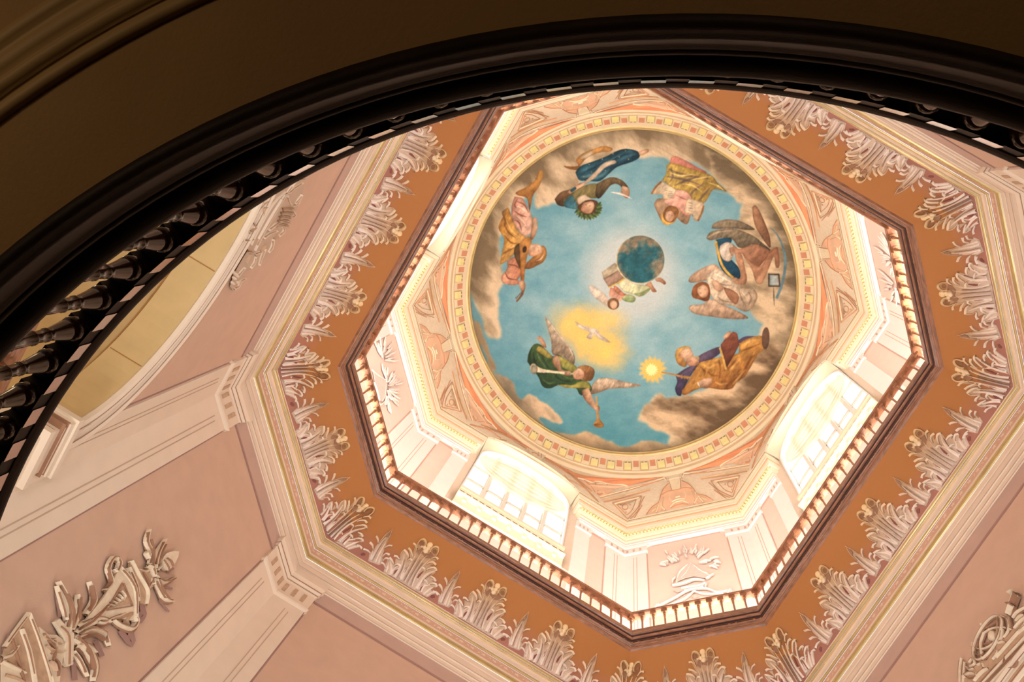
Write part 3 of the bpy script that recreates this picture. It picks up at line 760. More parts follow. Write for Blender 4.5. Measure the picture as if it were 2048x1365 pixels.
def ps(view, pts, w, col, op=1.0, soft=1, taper=(.3, .2), fid=None):
    """brush stroke"""
    q = cr(V2(view, pts), 6); w = w / view[2] * SS; m = len(q); L_ = []; R_ = []
    for i, (x, y) in enumerate(q):
        a = q[max(i - 1, 0)]; c = q[min(i + 1, m - 1)]; dx, dy = c[0] - a[0], c[1] - a[1]; l = math.hypot(dx, dy) or 1
        t = i / (m - 1); k = taper[0] + (1 - taper[0]) * t * 2 if t < .5 else 1 + (taper[1] - 1) * (t - .5) * 2
        nx, ny = -dy / l * w * .5 * k, dx / l * w * .5 * k; L_.append((x + nx, y + ny)); R_.append((x - nx, y - ny))
    r = pmask(L_ + R_[::-1])
    if r is None: return
    x0, y0, x1, y1, mk = r; pad = 3 + 2 * soft; X0, Y0, X1, Y1 = max(0, x0 - pad), max(0, y0 - pad), min(W_, x1 + pad), min(H_, y1 + pad)
    a = np.zeros((Y1 - Y0, X1 - X0), np.float32); a[y0 - Y0:y1 - Y0, x0 - X0:x1 - X0] = mk; a = blur(a, soft) * op
    IMG[Y0:Y1, X0:X1] = IMG[Y0:Y1, X0:X1] * (1 - a[..., None]) + C3(col) * a[..., None]
    if fid is not None: IDM[Y0:Y1, X0:X1][a > .5] = fid
def pe(view, cx, cy, rx, ry, col, col2=None, rot=0, **k):
    c_, s_ = math.cos(math.radians(rot)), math.sin(math.radians(rot))
    pf(view, [(cx + rx * math.cos(t) * c_ - ry * math.sin(t) * s_, cy + rx * math.cos(t) * s_ + ry * math.sin(t) * c_) for t in [2 * PI * i / 14 for i in range(14)]], col, col2, **k)
NT = noise(3.2, 9, 12, 3, .5)
VA, VB, VC, VD, VE, VP = (900, 200, 3.25), (1250, 230, 3.25), (900, 580, 3.9), (1220, 600, 3.9), (1130, 440, 6.5), (0, 0, 1.0)
# sky
R_ = np.hypot(GX - 1268, GY - 583) / 329
n1 = noise(60, 40, 21, 4, .4); n2 = noise(24, 16, 22, 4, -.3)
base = np.zeros((H_, W_, 3), np.float32)
t = np.clip((R_ - .15) / .85 + (n1 - .5) * .9, 0, 1)[..., None]
base = C3((150, 184, 190)) * (1 - t) + C3((98, 152, 168)) * t
t2 = np.clip((GY - 700) / 190, 0, 1)[..., None] * np.clip(1 - np.abs(GX - 1180)[..., None] / 420, 0, 1)
base = base * (1 - .75 * t2) + C3((72, 142, 156)) * .75 * t2
base += ((n2 - .5) * .10)[..., None] * np.array([1.2, .8, .6], np.float32)
IMG[:] = base
# pale halo around the globe
d = np.hypot((GX - 1262) / 84, (GY - 552) / 88); a = np.clip((1.32 - d) / .5, 0, 1) * .75
IMG = IMG * (1 - a[..., None]) + C3((198, 202, 198)) * a[..., None]
# golden glow
for cx, cy, rx, ry, op in ((1150, 650, 58, 48, 1), (1195, 685, 66, 50, 1), (1215, 710, 50, 36, .8), (1205, 640, 50, 34, .8)):
    d = np.hypot((GX - cx) / rx, (GY - cy) / ry) + (NW - .5) * .5; a = np.clip((1.3 - d) / .8, 0, 1) ** 1.6 * op * .9
    IMG = IMG * (1 - a[..., None]) + (C3((222, 186, 112)) * (1 - np.clip(1.0 - d, 0, 1)[..., None]) + C3((244, 208, 110)) * np.clip(1.0 - d, 0, 1)[..., None]) * a[..., None]
for cx, cy, r, c in ((1305, 740, 26, (236, 190, 100)), (1303, 740, 12, (252, 238, 170))):
    d = np.hypot(GX - cx, GY - cy) / r; ang = np.arctan2(GY - cy, GX - cx); d = d + .10 * np.sin(ang * 15) + (NF - .5) * .3; a = np.clip((1.1 - d) / .35, 0, 1)
    IMG = IMG * (1 - a[..., None]) + C3(c) * a[..., None]
# clouds
CN = noise(60, 30, 31, 5, .9); CN2 = noise(52, 26, 41, 5, .2)
def cloud(pts, lo, hi, soft=5, warp=16, bias=0.0, N=None):
    global IMG
    q = cr([((x - PX0) * SS, (y - PY0) * SS) for x, y in pts] + [((pts[0][0] - PX0) * SS, (pts[0][1] - PY0) * SS)], 5)[:-1]
    r = pmask(q); a = np.zeros((H_, W_), np.float32); x0, y0, x1, y1, m = r; a[y0:y1, x0:x1] = m
    wx = ((NW - .5) * warp * SS * 1.6).astype(int); wy = ((NW2 - .5) * warp * SS * 1.6).astype(int)
    a = a[np.clip(YY.astype(int) + wy, 0, H_ - 1), np.clip(XX.astype(int) + wx, 0, W_ - 1)]; inner = blur(a, 14); a = blur(a, soft)
    N_ = CN if N is None else N
    t = np.clip((N_ - .5) * 2.3 + .6 + bias + (1 - inner) * .6 - np.clip((R_ - .86) / .14, 0, 1) * .7, 0, 1)[..., None]
    c = C3(lo) * (1 - t) + C3(hi) * t
    IMG = IMG * (1 - a[..., None]) + c * a[..., None]
G1, G2 = (122, 106, 82), (214, 194, 162)
cloud([(925, 560), (925, 400), (1000, 300), (1090, 255), (1250, 240), (1420, 260), (1500, 320), (1480, 392), (1440, 360), (1400, 330), (1330, 318), (1290, 318), (1250, 312), (1210, 335), (1170, 350), (1150, 395), (1110, 405), (1075, 415), (1062, 380), (1020, 420), (1005, 480), (1002, 560), (1000, 630), (992, 672), (975, 668), (955, 620), (948, 600)], G1, G2, bias=.05)
cloud([(1400, 270), (1530, 340), (1615, 480), (1615, 700), (1560, 800), (1480, 860), (1400, 905), (1340, 905), (1345, 872), (1290, 852), (1282, 835), (1310, 805), (1355, 795), (1400, 780), (1480, 740), (1525, 660), (1520, 640), (1480, 600), (1470, 470), (1480, 430), (1468, 395), (1430, 350)], (112, 98, 76), (212, 190, 156), bias=.12, N=CN2)
cloud([(1285, 842), (1300, 800), (1345, 792), (1400, 790), (1470, 775), (1520, 690), (1560, 700), (1540, 790), (1470, 850), (1400, 890), (1350, 870), (1310, 856)], (104, 84, 62), (214, 188, 152), bias=-.05, N=CN2)
cloud([(945, 640), (962, 655), (975, 700), (992, 735), (985, 745), (965, 700), (948, 670)], (150, 128, 100), (196, 172, 138), soft=3, warp=8)
cloud([(985, 745), (1020, 765), (1040, 800), (1060, 790), (1100, 815), (1128, 842), (1110, 846), (1080, 835), (1100, 870), (1060, 850), (1015, 800)], (128, 116, 96), (216, 190, 156), soft=3, warp=8)
cloud([(1095, 862), (1150, 870), (1180, 866), (1240, 892), (1300, 884), (1345, 900), (1260, 915), (1150, 905), (1090, 880)], (140, 122, 96), (206, 178, 140), soft=3, warp=8)
a = np.clip((R_ - .93) / .1, 0, 1) * .35; IMG = IMG * (1 - a[..., None]) + C3((84, 76, 58)) * a[..., None] * 1.0
lip = np.clip((R_ - .93) / .07, 0, 1) * np.clip(1 - np.abs(GY - 560) / 60, 0, 1) * (GX < 1000)
FL, FLD, FLM = (224, 184, 148), (150, 100, 66), (194, 144, 106)

# --- 1 lute player
i = 1
pf(VA, [(590, 455), (610, 480), (580, 560), (540, 620), (525, 690), (515, 720), (500, 640), (440, 620), (430, 600), (490, 570), (545, 530), (575, 470)], (196, 142, 66), (150, 90, 36), (-.3, 1), fid=i, tex=.5, edge=.3)
pf(VA, [(340, 770), (375, 700), (415, 800), (450, 860), (490, 890), (480, 940), (430, 960), (420, 1000), (350, 1060), (325, 1060), (345, 960), (350, 900), (315, 830)], (190, 128, 48), (214, 162, 80), (1, .4), fid=i, tex=.6, edge=.35)
pf(VA, [(420, 630), (470, 640), (500, 690), (530, 750), (535, 820), (520, 870), (480, 885), (440, 840), (410, 790), (400, 700)], (188, 130, 108), (224, 178, 152), (1, .3), fid=i, tex=.3, edge=.35)
for q in ([(430, 660), (480, 680), (510, 730)], [(415, 720), (460, 750), (500, 760)], [(420, 780), (450, 800), (465, 850)], [(440, 640), (420, 680), (430, 700)]): ps(VA, q, 12, (128, 70, 48), .8)
for q in ([(430, 690), (470, 705), (505, 740)], [(430, 750), (475, 790), (500, 830)]): ps(VA, q, 12, (240, 206, 184), .7)
for q in ([(350, 800), (380, 860), (430, 900)], [(350, 880), (400, 930), (440, 930)], [(345, 1000), (380, 980), (420, 960)], [(340, 740), (360, 790), (350, 830)]): ps(VA, q, 14, (134, 80, 28), .8)
for q in ([(365, 780), (400, 850), (450, 890)], [(360, 950), (400, 960), (440, 940)]): ps(VA, q, 12, (232, 184, 100), .7)
ps(VA, [(350, 760), (345, 730), (375, 705)], 14, (120, 90, 54), fid=i)
pf(VA, [(370, 1050), (420, 1020), (455, 1060), (465, 1130), (440, 1170), (460, 1185), (440, 1200), (400, 1205), (345, 1190), (335, 1150), (370, 1100)], (182, 108, 76), (226, 160, 126), (-1, .3), fid=i, tex=.4, edge=.4)
for q in ([(380, 1070), (430, 1080), (450, 1100)], [(360, 1120), (380, 1160), (440, 1170)]): ps(VA, q, 12, (120, 62, 42), .8)
pf(VA, [(535, 770), (560, 765), (570, 830), (545, 900), (520, 905), (530, 840)], FL, FLD, (-1, .2), fid=i, edge=.3)
pf(VA, [(450, 930), (425, 950), (416, 1000), (440, 1070), (468, 1110), (462, 1000)], (92, 64, 32), fid=i)
pf(VA, [(450, 935), (480, 900), (515, 890), (530, 925), (505, 1000), (490, 1090), (478, 1200), (462, 1200), (458, 1090), (455, 1010)], (196, 132, 58), (160, 98, 38), (0, 1), fid=i, edge=.25)
pe(VA, 485, 972, 13, 22, (70, 46, 26), rot=15, fid=i)
ps(VA, [(462, 1180), (472, 1250), (462, 1275), (432, 1312)], 14, (110, 70, 40), fid=i, taper=(1, .8))
for k in range(5): ps(VA, [(432 + k * 8, 1295 - k * 8), (428 + k * 8, 1283 - k * 8)], 5, (80, 50, 30), taper=(1, 1), fid=i)
pf(VA, [(445, 1175), (480, 1175), (490, 1210), (480, 1250), (462, 1235), (448, 1205)], FL, FLD, (1, .4), fid=i)
pf(VA, [(498, 1060), (485, 1095), (520, 1098), (560, 1080), (605, 1055), (628, 1010), (622, 965), (598, 948), (570, 990), (540, 1020)], (188, 128, 58), (120, 72, 30), (-1, 1), fid=i, tex=.8, edge=.35)
pf(VA, [(520, 940), (560, 935), (590, 950), (602, 985), (575, 1010), (535, 1018), (508, 1000)], FL, (200, 140, 100), (-.3, 1), fid=i)
ps(VA, [(560, 1048), (590, 1035), (612, 1005)], 8, (220, 190, 150), fid=i)
ps(VA, [(566, 955), (575, 962)], 6, (70, 40, 25)); ps(VA, [(575, 975), (580, 990)], 6, (120, 66, 44)); ps(VA, [(535, 960), (550, 975)], 6, (150, 96, 66), .7)
# --- 2 laurel poet
i = 2
pf(VA, [(740, 430), (830, 430), (820, 390), (860, 350), (930, 320), (1000, 300), (1055, 315), (1040, 335), (980, 340), (900, 370), (850, 420), (840, 450), (810, 455), (760, 445)], (204, 146, 70), (130, 80, 36), (.2, 1), fid=i, tex=.5, edge=.3)
pe(VA, 890, 360, 50, 14, (196, 176, 140), rot=-28)
pf(VA, [(815, 470), (850, 430), (930, 400), (1010, 370), (1090, 330), (1150, 318), (1220, 335), (1232, 370), (1190, 400), (1100, 430), (1060, 455), (1000, 510), (960, 530), (880, 525), (838, 520)], (28, 78, 98), (22, 58, 78), (1, 0), fid=i, tex=.7, edge=.4)
for q, c in (([(850, 500), (900, 495), (960, 470)], (104, 160, 166)), ([(840, 470), (880, 450), (930, 430)], (60, 120, 134)), ([(960, 450), (1040, 400), (1120, 350)], (74, 138, 148)), ([(1080, 400), (1150, 370), (1210, 350)], (64, 124, 140)), ([(930, 510), (990, 490), (1040, 450)], (88, 150, 158)), ([(1110, 345), (1160, 335), (1200, 340)], (46, 104, 120))): ps(VA, q, 20, c, .7, soft=3)
for q in ([(870, 470), (940, 440), (1000, 400)], [(1000, 440), (1080, 380), (1150, 350)], [(1060, 440), (1130, 410), (1200, 385)], [(880, 515), (930, 500), (970, 480)]): ps(VA, q, 9, (12, 40, 60), .8)
for q in ([(905, 420)], [(990, 385)], [(1060, 350)], [(920, 470)], [(1140, 330)], [(1010, 460)], [(1160, 385)], [(870, 500)], [(1100, 370)]): pe(VA, q[0][0], q[0][1], 4, 4, (210, 196, 150), smooth=0)
pf(VA, [(1070, 390), (1080, 410), (1010, 440), (940, 510), (860, 560), (790, 600), (768, 590), (850, 550), (930, 480), (1000, 410)], (206, 186, 158), (164, 140, 116), (0, 1), fid=i, tex=.4, edge=.3)
pf(VA, [(1228, 335), (1280, 318), (1292, 335), (1255, 358), (1232, 360)], FL, FLM, (1, 0), fid=i)
pf(VA, [(680, 645), (720, 600), (790, 578), (850, 540), (865, 565), (800, 612), (765, 630), (748, 690), (700, 682)], (140, 104, 64), (70, 46, 28), (.2, 1), fid=i, tex=.6, edge=.4)
pf(VA, [(765, 600), (790, 575), (850, 545), (880, 535), (860, 570), (790, 612)], FL, FLM, (.2, 1), fid=i)
pf(VA, [(735, 650), (800, 600), (880, 555), (960, 548), (990, 620), (940, 640), (870, 640), (850, 700), (780, 702), (740, 688)], (96, 92, 56), (134, 118, 66), (1, -1), fid=i, tex=.6, edge=.3)
pf(VA, [(740, 665), (790, 620), (812, 650), (830, 705), (780, 705), (748, 695)], (34, 92, 112), (60, 122, 138), (1, 0), fid=i, tex=.5)
pf(VA, [(780, 585), (812, 566), (820, 580), (790, 600)], (36, 90, 110), fid=i)
pf(VA, [(955, 545), (1040, 503), (1110, 518), (1150, 555), (1165, 590), (1130, 582), (1090, 548), (1045, 555), (1000, 610), (965, 642), (945, 610)], (118, 96, 58), (60, 50, 38), (.2, 1), fid=i, tex=.7, edge=.4)
for q in ([(1000, 530), (1020, 570)], [(1040, 515), (1055, 550)], [(1080, 515), (1095, 545)], [(975, 560), (1000, 600)], [(1110, 530), (1115, 560)]): ps(VA, q, 7, (58, 42, 28), .8)
pf(VA, [(1120, 560), (1160, 572), (1168, 610), (1150, 640), (1118, 615), (1112, 585)], FL, FLD, (0, 1), fid=i)
ps(VA, [(1045, 600), (1110, 612), (1182, 642)], 13, (226, 206, 190), fid=i)
pf(VA, [(826, 640), (870, 618), (912, 640), (905, 665), (850, 682), (830, 670)], (226, 206, 176), (190, 166, 136), (0, 1), fid=i)
pf(VA, [(830, 690), (838, 735), (870, 755), (930, 745), (958, 700), (960, 665), (930, 650), (880, 655)], (96, 58, 30), fid=i, tex=.5)
pf(VA, [(868, 668), (925, 660), (938, 695), (915, 735), (880, 738), (850, 712)], FL, (190, 130, 92), (-1, .4), fid=i)
for k in range(15):
    t_ = math.radians(170 - k * 13); cx, cy = 895 + 58 * math.cos(t_), 700 + 48 * math.sin(t_); ex, ey = 895 + 96 * math.cos(t_ - .25), 700 + 84 * math.sin(t_ - .25)
    ps(VA, [(cx, cy), ((cx + ex) / 2 + 4, (cy + ey) / 2), (ex, ey)], 20, (92, 112, 52) if k % 2 else (58, 78, 34), fid=i, taper=(.6, .05))
for q in ([(880, 680), (890, 684)], [(905, 690), (915, 688)]): ps(VA, q, 7, (50, 30, 20))
ps(VA, [(890, 718), (905, 716)], 5, (140, 60, 44))
# --- 3 woman with scrolls
i = 3
for k in range(6): ps(VB, [(160, 120 + k * 30), (420 + 30 * k, 270 + k * 44), (640 + 25 * k, 440 + k * 14)], 6, (176, 160, 132) if k % 2 else (150, 132, 104), .6)
pf(VB, [(300, 280), (330, 268), (400, 300), (480, 345), (530, 372), (500, 385), (400, 350), (300, 330)], (212, 132, 112), (170, 92, 80), (1, .3), fid=i, tex=.4, edge=.3)
pf(VB, [(270, 332), (300, 312), (400, 340), (500, 370), (570, 400), (600, 440), (662, 498), (580, 482), (545, 530), (512, 572), (440, 562), (400, 500), (320, 482), (270, 445), (243, 425), (268, 380)], (196, 166, 72), (150, 118, 48), (1, .4), fid=i, tex=.7, edge=.35)
for q in ([(280, 350), (350, 380), (440, 400), (560, 420)], [(270, 400), (330, 410), (420, 430), (520, 470)], [(320, 460), (390, 430), (480, 400)], [(420, 540), (440, 500), (520, 440)], [(480, 560), (520, 510), (560, 470)], [(300, 345), (310, 400), (290, 440)]): ps(VB, q, 16, (92, 72, 78), .75, soft=2)
for q in ([(290, 375), (360, 395), (450, 385)], [(380, 450), (440, 460), (500, 500)], [(540, 440), (600, 460), (640, 490)], [(440, 420), (500, 410), (560, 400)]): ps(VB, q, 12, (226, 200, 112), .8)
pf(VB, [(210, 545), (190, 582), (212, 640), (240, 690), (262, 640), (300, 600), (330, 660), (400, 712), (432, 640), (442, 665), (405, 600), (300, 560), (240, 545)], (176, 142, 108), (140, 106, 76), (0, 1), fid=i, tex=.3)
pf(VB, [(330, 488), (400, 500), (440, 562), (430, 640), (390, 652), (340, 600), (290, 590), (255, 560), (300, 520)], (232, 172, 150), (204, 136, 116), (.5, 1), fid=i, tex=.3, edge=.2)
for q in ([(330, 520), (380, 545), (400, 550)], [(350, 600), (370, 640)]): ps(VB, q, 8, (160, 90, 74), .8)
pf(VB, [(232, 430), (322, 480), (332, 500), (290, 552), (240, 542), (250, 518), (172, 512), (200, 462)], (222, 202, 168), (190, 164, 126), (-1, 1), smooth=2, fid=i)
ps(VB, [(238, 432), (200, 470), (172, 514)], 12, (140, 94, 52), fid=i, taper=(1, 1))
pf(VB, [(408, 540), (500, 568), (512, 588), (476, 690), (440, 672), (446, 648), (384, 632)], (222, 200, 166), (192, 164, 128), (1, 1), smooth=2, fid=i)
ps(VB, [(512, 590), (498, 640), (474, 690)], 12, (140, 94, 52), fid=i, taper=(1, 1))
for k in range(4): ps(VB, [(262 + k * 6, 492 + k * 14), (308 + k * 3, 500 + k * 14)], 4, (110, 92, 74), .6, taper=(1, 1))
for k in range(4): ps(VB, [(410 + k * 0, 570 + k * 17), (440 + k * 0, 576 + k * 17)], 4, (110, 92, 74), .6, taper=(1, 1))
pf(VB, [(234, 640), (240, 692), (268, 716), (304, 708), (332, 688), (300, 690), (262, 668), (248, 640)], (232, 178, 72), fid=i)
pf(VB, [(246, 650), (262, 608), (300, 590), (345, 612), (346, 650), (322, 688), (290, 700), (256, 682)], (140, 92, 46), fid=i, tex=.5)
pf(VB, [(266, 632), (300, 624), (322, 650), (306, 690), (278, 694), (262, 668)], FL, (202, 146, 108), (1, .2), fid=i)
for q in ([(282, 650), (290, 648)], [(302, 656), (309, 655)]): ps(VB, q, 7, (50, 30, 20))
ps(VB, [(286, 678), (296, 677)], 5, (150, 60, 50))
# --- 4 winged old man
i = 4
ps(VB, [(940, 730), (990, 780), (1035, 890), (1040, 1000), (1020, 1100), (985, 1195)], 18, (86, 124, 136), fid=i, taper=(.1, 1))
pf(VB, [(828, 600), (845, 588), (868, 612), (900, 680), (938, 780), (945, 862), (905, 820), (850, 730), (832, 660)], (170, 122, 86), (112, 74, 50), (1, .2), fid=i, tex=.3, edge=.4)
pf(VB, [(562, 738), (575, 708), (620, 688), (680, 680), (760, 695), (842, 742), (800, 748), (700, 738), (600, 742)], (150, 132, 104), (92, 80, 60), (.1, 1), fid=i, tex=.7, edge=.35)
pf(VB, [(528, 802), (556, 762), (640, 742), (720, 742), (830, 785), (900, 838), (950, 884), (900, 862), (830, 842), (790, 862), (740, 862), (700, 812), (640, 798), (560, 816)], (142, 126, 98), (78, 70, 52), (.1, 1), fid=i, tex=.8, edge=.35)
ps(VB, [(535, 800), (600, 765), (700, 752)], 10, (190, 168, 134), .8)
pf(VB, [(590, 812), (660, 798), (695, 815), (660, 900), (700, 950), (742, 1000), (748, 1062), (700, 1064), (640, 1020), (606, 950)], (26, 84, 112), (14, 58, 84), (1, 1), fid=i, tex=.4)
ps(VB, [(590, 820), (606, 900), (628, 970), (662, 1022), (704, 1060)], 16, (214, 164, 60), fid=i, taper=(1, 1))
pf(VB, [(700, 838), (740, 872), (790, 858), (850, 840), (900, 862), (942, 884), (930, 920), (880, 980), (862, 1000), (820, 962), (780, 932), (760, 902), (720, 912), (705, 880)], (196, 140, 104), (140, 90, 62), (1, .8), fid=i, tex=.3, edge=.35)
pf(VB, [(780, 930), (830, 965), (880, 985), (930, 920), (950, 900), (920, 1000), (880, 1090), (850, 1085), (826, 1010)], (206, 152, 112), (150, 98, 66), (1, .3), fid=i, edge=.3)
pf(VB, [(930, 900), (980, 860), (996, 880), (1005, 980), (980, 990), (968, 920), (930, 1010), (895, 1090), (868, 1098), (850, 1075), (880, 1020)], (200, 146, 106), (140, 90, 62), (1, -.4), fid=i, edge=.35)
pf(VB, [(715, 898), (758, 908), (780, 1000), (792, 1062), (780, 1102), (740, 1100), (690, 1090), (702, 1064), (752, 1062), (745, 1000), (722, 950)], (222, 172, 132), (166, 112, 76), (1, 0), fid=i, edge=.35)
pf(VB, [(680, 1080), (700, 1058), (730, 1062), (742, 1090), (720, 1108), (690, 1100)], FLM, fid=i)
pf(VB, [(618, 850), (658, 828), (700, 842), (706, 900), (684, 950), (640, 942), (614, 892)], (226, 214, 196), (176, 160, 138), (1, .6), fid=i, tex=.5)
pf(VB, [(676, 868), (702, 860), (706, 905), (690, 915)], FLM, fid=i)
pf(VB, [(932, 1036), (1002, 1038), (1000, 1068), (1008, 1112), (934, 1114), (938, 1075)], (120, 142, 146), (176, 180, 170), (1, 0), smooth=0, fid=i, edge=.4)
for q in ([(930, 1036), (1004, 1038)], [(932, 1114), (1010, 1114)], [(936, 1036), (934, 1114)], [(1000, 1040), (1006, 1112)]): ps(VB, q, 9, (70, 56, 44), taper=(1, 1), fid=i)
ps(VB, [(965, 1120), (968, 1180), (970, 1245)], 7, (80, 66, 54), fid=i)
# --- 5 pale winged woman
i = 5
pf(VB, [(412, 1082), (426, 1050), (480, 1010), (560, 975), (604, 985), (650, 1060), (560, 1082), (520, 1078), (440, 1092)], (214, 178, 144), (164, 126, 96), (0, 1), fid=i, tex=.5, edge=.35)
pf(VB, [(414, 1258), (430, 1238), (500, 1232), (560, 1198), (640, 1235), (740, 1280), (800, 1322), (700, 1328), (560, 1312), (450, 1292)], (216, 182, 148), (150, 116, 88), (.1, 1), fid=i, tex=.6, edge=.35)
pf(VB, [(530, 1040), (600, 1000), (650, 1030), (700, 1080), (780, 1130), (832, 1130), (860, 1180), (830, 1250), (780, 1280), (700, 1242), (620, 1230), (560, 1180), (536, 1110)], (224, 204, 174), (164, 138, 108), (.6, 1), fid=i, tex=.5, edge=.3)
for q in ([(560, 1060), (620, 1100), (700, 1110)], [(740, 1140), (760, 1200), (790, 1250)], [(800, 1150), (820, 1190), (800, 1250)], [(600, 1180), (640, 1210), (720, 1220)]): ps(VB, q, 11, (136, 106, 82), .75)
for q in ([(580, 1030), (640, 1060), (690, 1090)], [(760, 1150), (790, 1190)]): ps(VB, q, 12, (242, 230, 206), .8)
pf(VB, [(640, 1120), (700, 1140), (740, 1180), (722, 1232), (680, 1200), (655, 1160)], (150, 100, 70), fid=i, edge=.3)
pf(VB, [(560, 1080), (590, 1075), (640, 1120), (620, 1150), (580, 1130)], FL, FLM, (1, 1), fid=i)
pf(VB, [(432, 1165), (448, 1112), (500, 1085), (545, 1108), (552, 1180), (530, 1212), (480, 1200), (445, 1190)], (160, 92, 44), (120, 64, 28), (1, 1), fid=i, tex=.6)
pf(VB, [(472, 1125), (510, 1104), (540, 1130), (536, 1175), (505, 1190), (472, 1160)], FL, (206, 150, 112), (1, .6), fid=i)
for q in ([(482, 1128), (490, 1132)], [(486, 1160), (496, 1158)]): ps(VB, q, 7, (50, 30, 20))
ps(VB, [(518, 1130), (520, 1142)], 5, (160, 66, 50))
# --- 6 trumpeting angel
i = 6
pf(VC, [(740, 203), (780, 250), (850, 340), (930, 440), (972, 520), (966, 585), (940, 572), (880, 522), (800, 502), (790, 400), (760, 290)], (196, 176, 148), (132, 110, 86), (-.6, 1), fid=i, tex=.9, edge=.3)
ps(VC, [(745, 215), (850, 350), (930, 450), (966, 540)], 16, (216, 200, 170), .7)
pf(VC, [(1108, 745), (1140, 705), (1180, 688), (1260, 693), (1380, 722), (1492, 746), (1380, 765), (1250, 772), (1160, 802), (1096, 812)], (208, 186, 156), (140, 112, 84), (0, 1), fid=i, tex=.9, edge=.3)
pf(VC, [(604, 560), (612, 500), (650, 430), (700, 425), (750, 470), (800, 520), (850, 510), (920, 560), (990, 620), (980, 680), (1040, 705), (1090, 735), (1102, 790), (1020, 822), (980, 765), (900, 762), (850, 742), (780, 770), (722, 752), (690, 680), (645, 622)], (66, 98, 50), (34, 62, 40), (-.6, 1), fid=i, tex=.5, edge=.4)
pf(VC, [(690, 440), (730, 455), (800, 520), (795, 535), (760, 532), (700, 492), (675, 470)], (204, 178, 70), (140, 130, 54), (0, 1), fid=i, tex=.4)
pf(VC, [(840, 512), (900, 540), (940, 565), (992, 610), (960, 642), (905, 622), (868, 590)], (176, 166, 66), (120, 126, 54), (0, 1), fid=i, tex=.5)
pf(VC, [(830, 740), (900, 740), (960, 742), (1010, 715), (1060, 708), (1090, 740), (1092, 775), (1040, 765), (990, 768), (900, 760)], (188, 172, 66), (110, 118, 50), (.3, -1), fid=i, tex=.5)
for q in ([(650, 480), (660, 560), (700, 620)], [(720, 520), (760, 600), (830, 660)], [(800, 640), (860, 700), (960, 720)], [(700, 690), (760, 740), (800, 745)], [(640, 450), (620, 520), (630, 580)]): ps(VC, q, 16, (24, 46, 32), .7, soft=2)
for q in ([(670, 460), (700, 540), (740, 600)], [(860, 650), (920, 690), (990, 690)], [(720, 700), (770, 730), (820, 720)]): ps(VC, q, 13, (112, 138, 70), .6, soft=2)
pf(VC, [(672, 376), (700, 360), (726, 385), (742, 412), (752, 452), (722, 440), (697, 402)], FL, FLD, (1, .4), fid=i, edge=.2)
pf(VC, [(798, 530), (838, 515), (862, 570), (872, 622), (940, 640), (940, 668), (880, 662), (838, 622), (802, 575)], FL, FLD, (-1, .7), fid=i, edge=.25)
ps(VC, [(672, 618), (720, 632), (800, 640), (910, 652)], 22, (222, 206, 166), fid=i, taper=(2.2, .7))
pe(VC, 654, 616, 30, 42, (200, 188, 156), (128, 116, 90), rot=-8, fid=i); pe(VC, 652, 616, 18, 28, (120, 120, 104), (190, 180, 150), rot=-8, fid=i)
pf(VC, [(895, 640), (930, 632), (942, 655), (925, 672), (900, 665)], FL, FLD, (0, 1), fid=i)
pf(VC, [(990, 605), (1050, 588), (1112, 608), (1128, 650), (1105, 705), (1060, 712), (1030, 690), (1045, 650)], (178, 122, 62), (104, 66, 34), (.6, 1), fid=i, tex=.9, edge=.3)
pf(VC, [(955, 645), (985, 622), (1020, 615), (1048, 650), (1040, 690), (1000, 702), (965, 690)], FL, (196, 132, 92), (.2, 1), fid=i)
for q in ([(1000, 640), (1010, 634)], [(1008, 668), (1020, 664)]): ps(VC, q, 6, (60, 36, 24))
ps(VC, [(962, 655), (975, 652)], 8, (190, 90, 60)); ps(VC, [(940, 655), (962, 654)], 10, (190, 176, 140), taper=(1, 1))
pf(VC, [(1028, 785), (1078, 768), (1100, 812), (1130, 880), (1166, 925), (1156, 948), (1128, 935), (1070, 880), (1038, 832)], FL, FLD, (-1, .5), fid=i, edge=.25)
ps(VC, [(1140, 828), (1144, 900), (1152, 990)], 14, (206, 146, 66), fid=i, taper=(.8, 1))
pf(VC, [(1146, 960), (1160, 960), (1168, 1010), (1198, 1050), (1192, 1070), (1158, 1077), (1124, 1064), (1120, 1045), (1144, 1008)], (226, 168, 86), (150, 92, 34), (1, .3), fid=i)
pe(VC, 1158, 1058, 36, 13, (140, 88, 34), (206, 146, 66), rot=8, fid=i)
pf(VC, [(1130, 905), (1160, 905), (1168, 935), (1150, 952), (1132, 935)], FL, FLD, (1, 0), fid=i)
# --- 7 white dove
i = 7
pf(VC, [(968, 238), (1010, 270), (1070, 285), (1108, 303), (1132, 298), (1180, 350), (1252, 412), (1170, 388), (1122, 350), (1104, 386), (1064, 370), (1088, 330), (1010, 297)], (228, 218, 198), (190, 172, 150), (0, 1), fid=i, edge=.2, smooth=3)
ps(VC, [(975, 245), (1040, 290), (1100, 312)], 8, (150, 128, 112), .6); ps(VC, [(1130, 315), (1180, 365), (1240, 408)], 8, (150, 128, 112), .6)
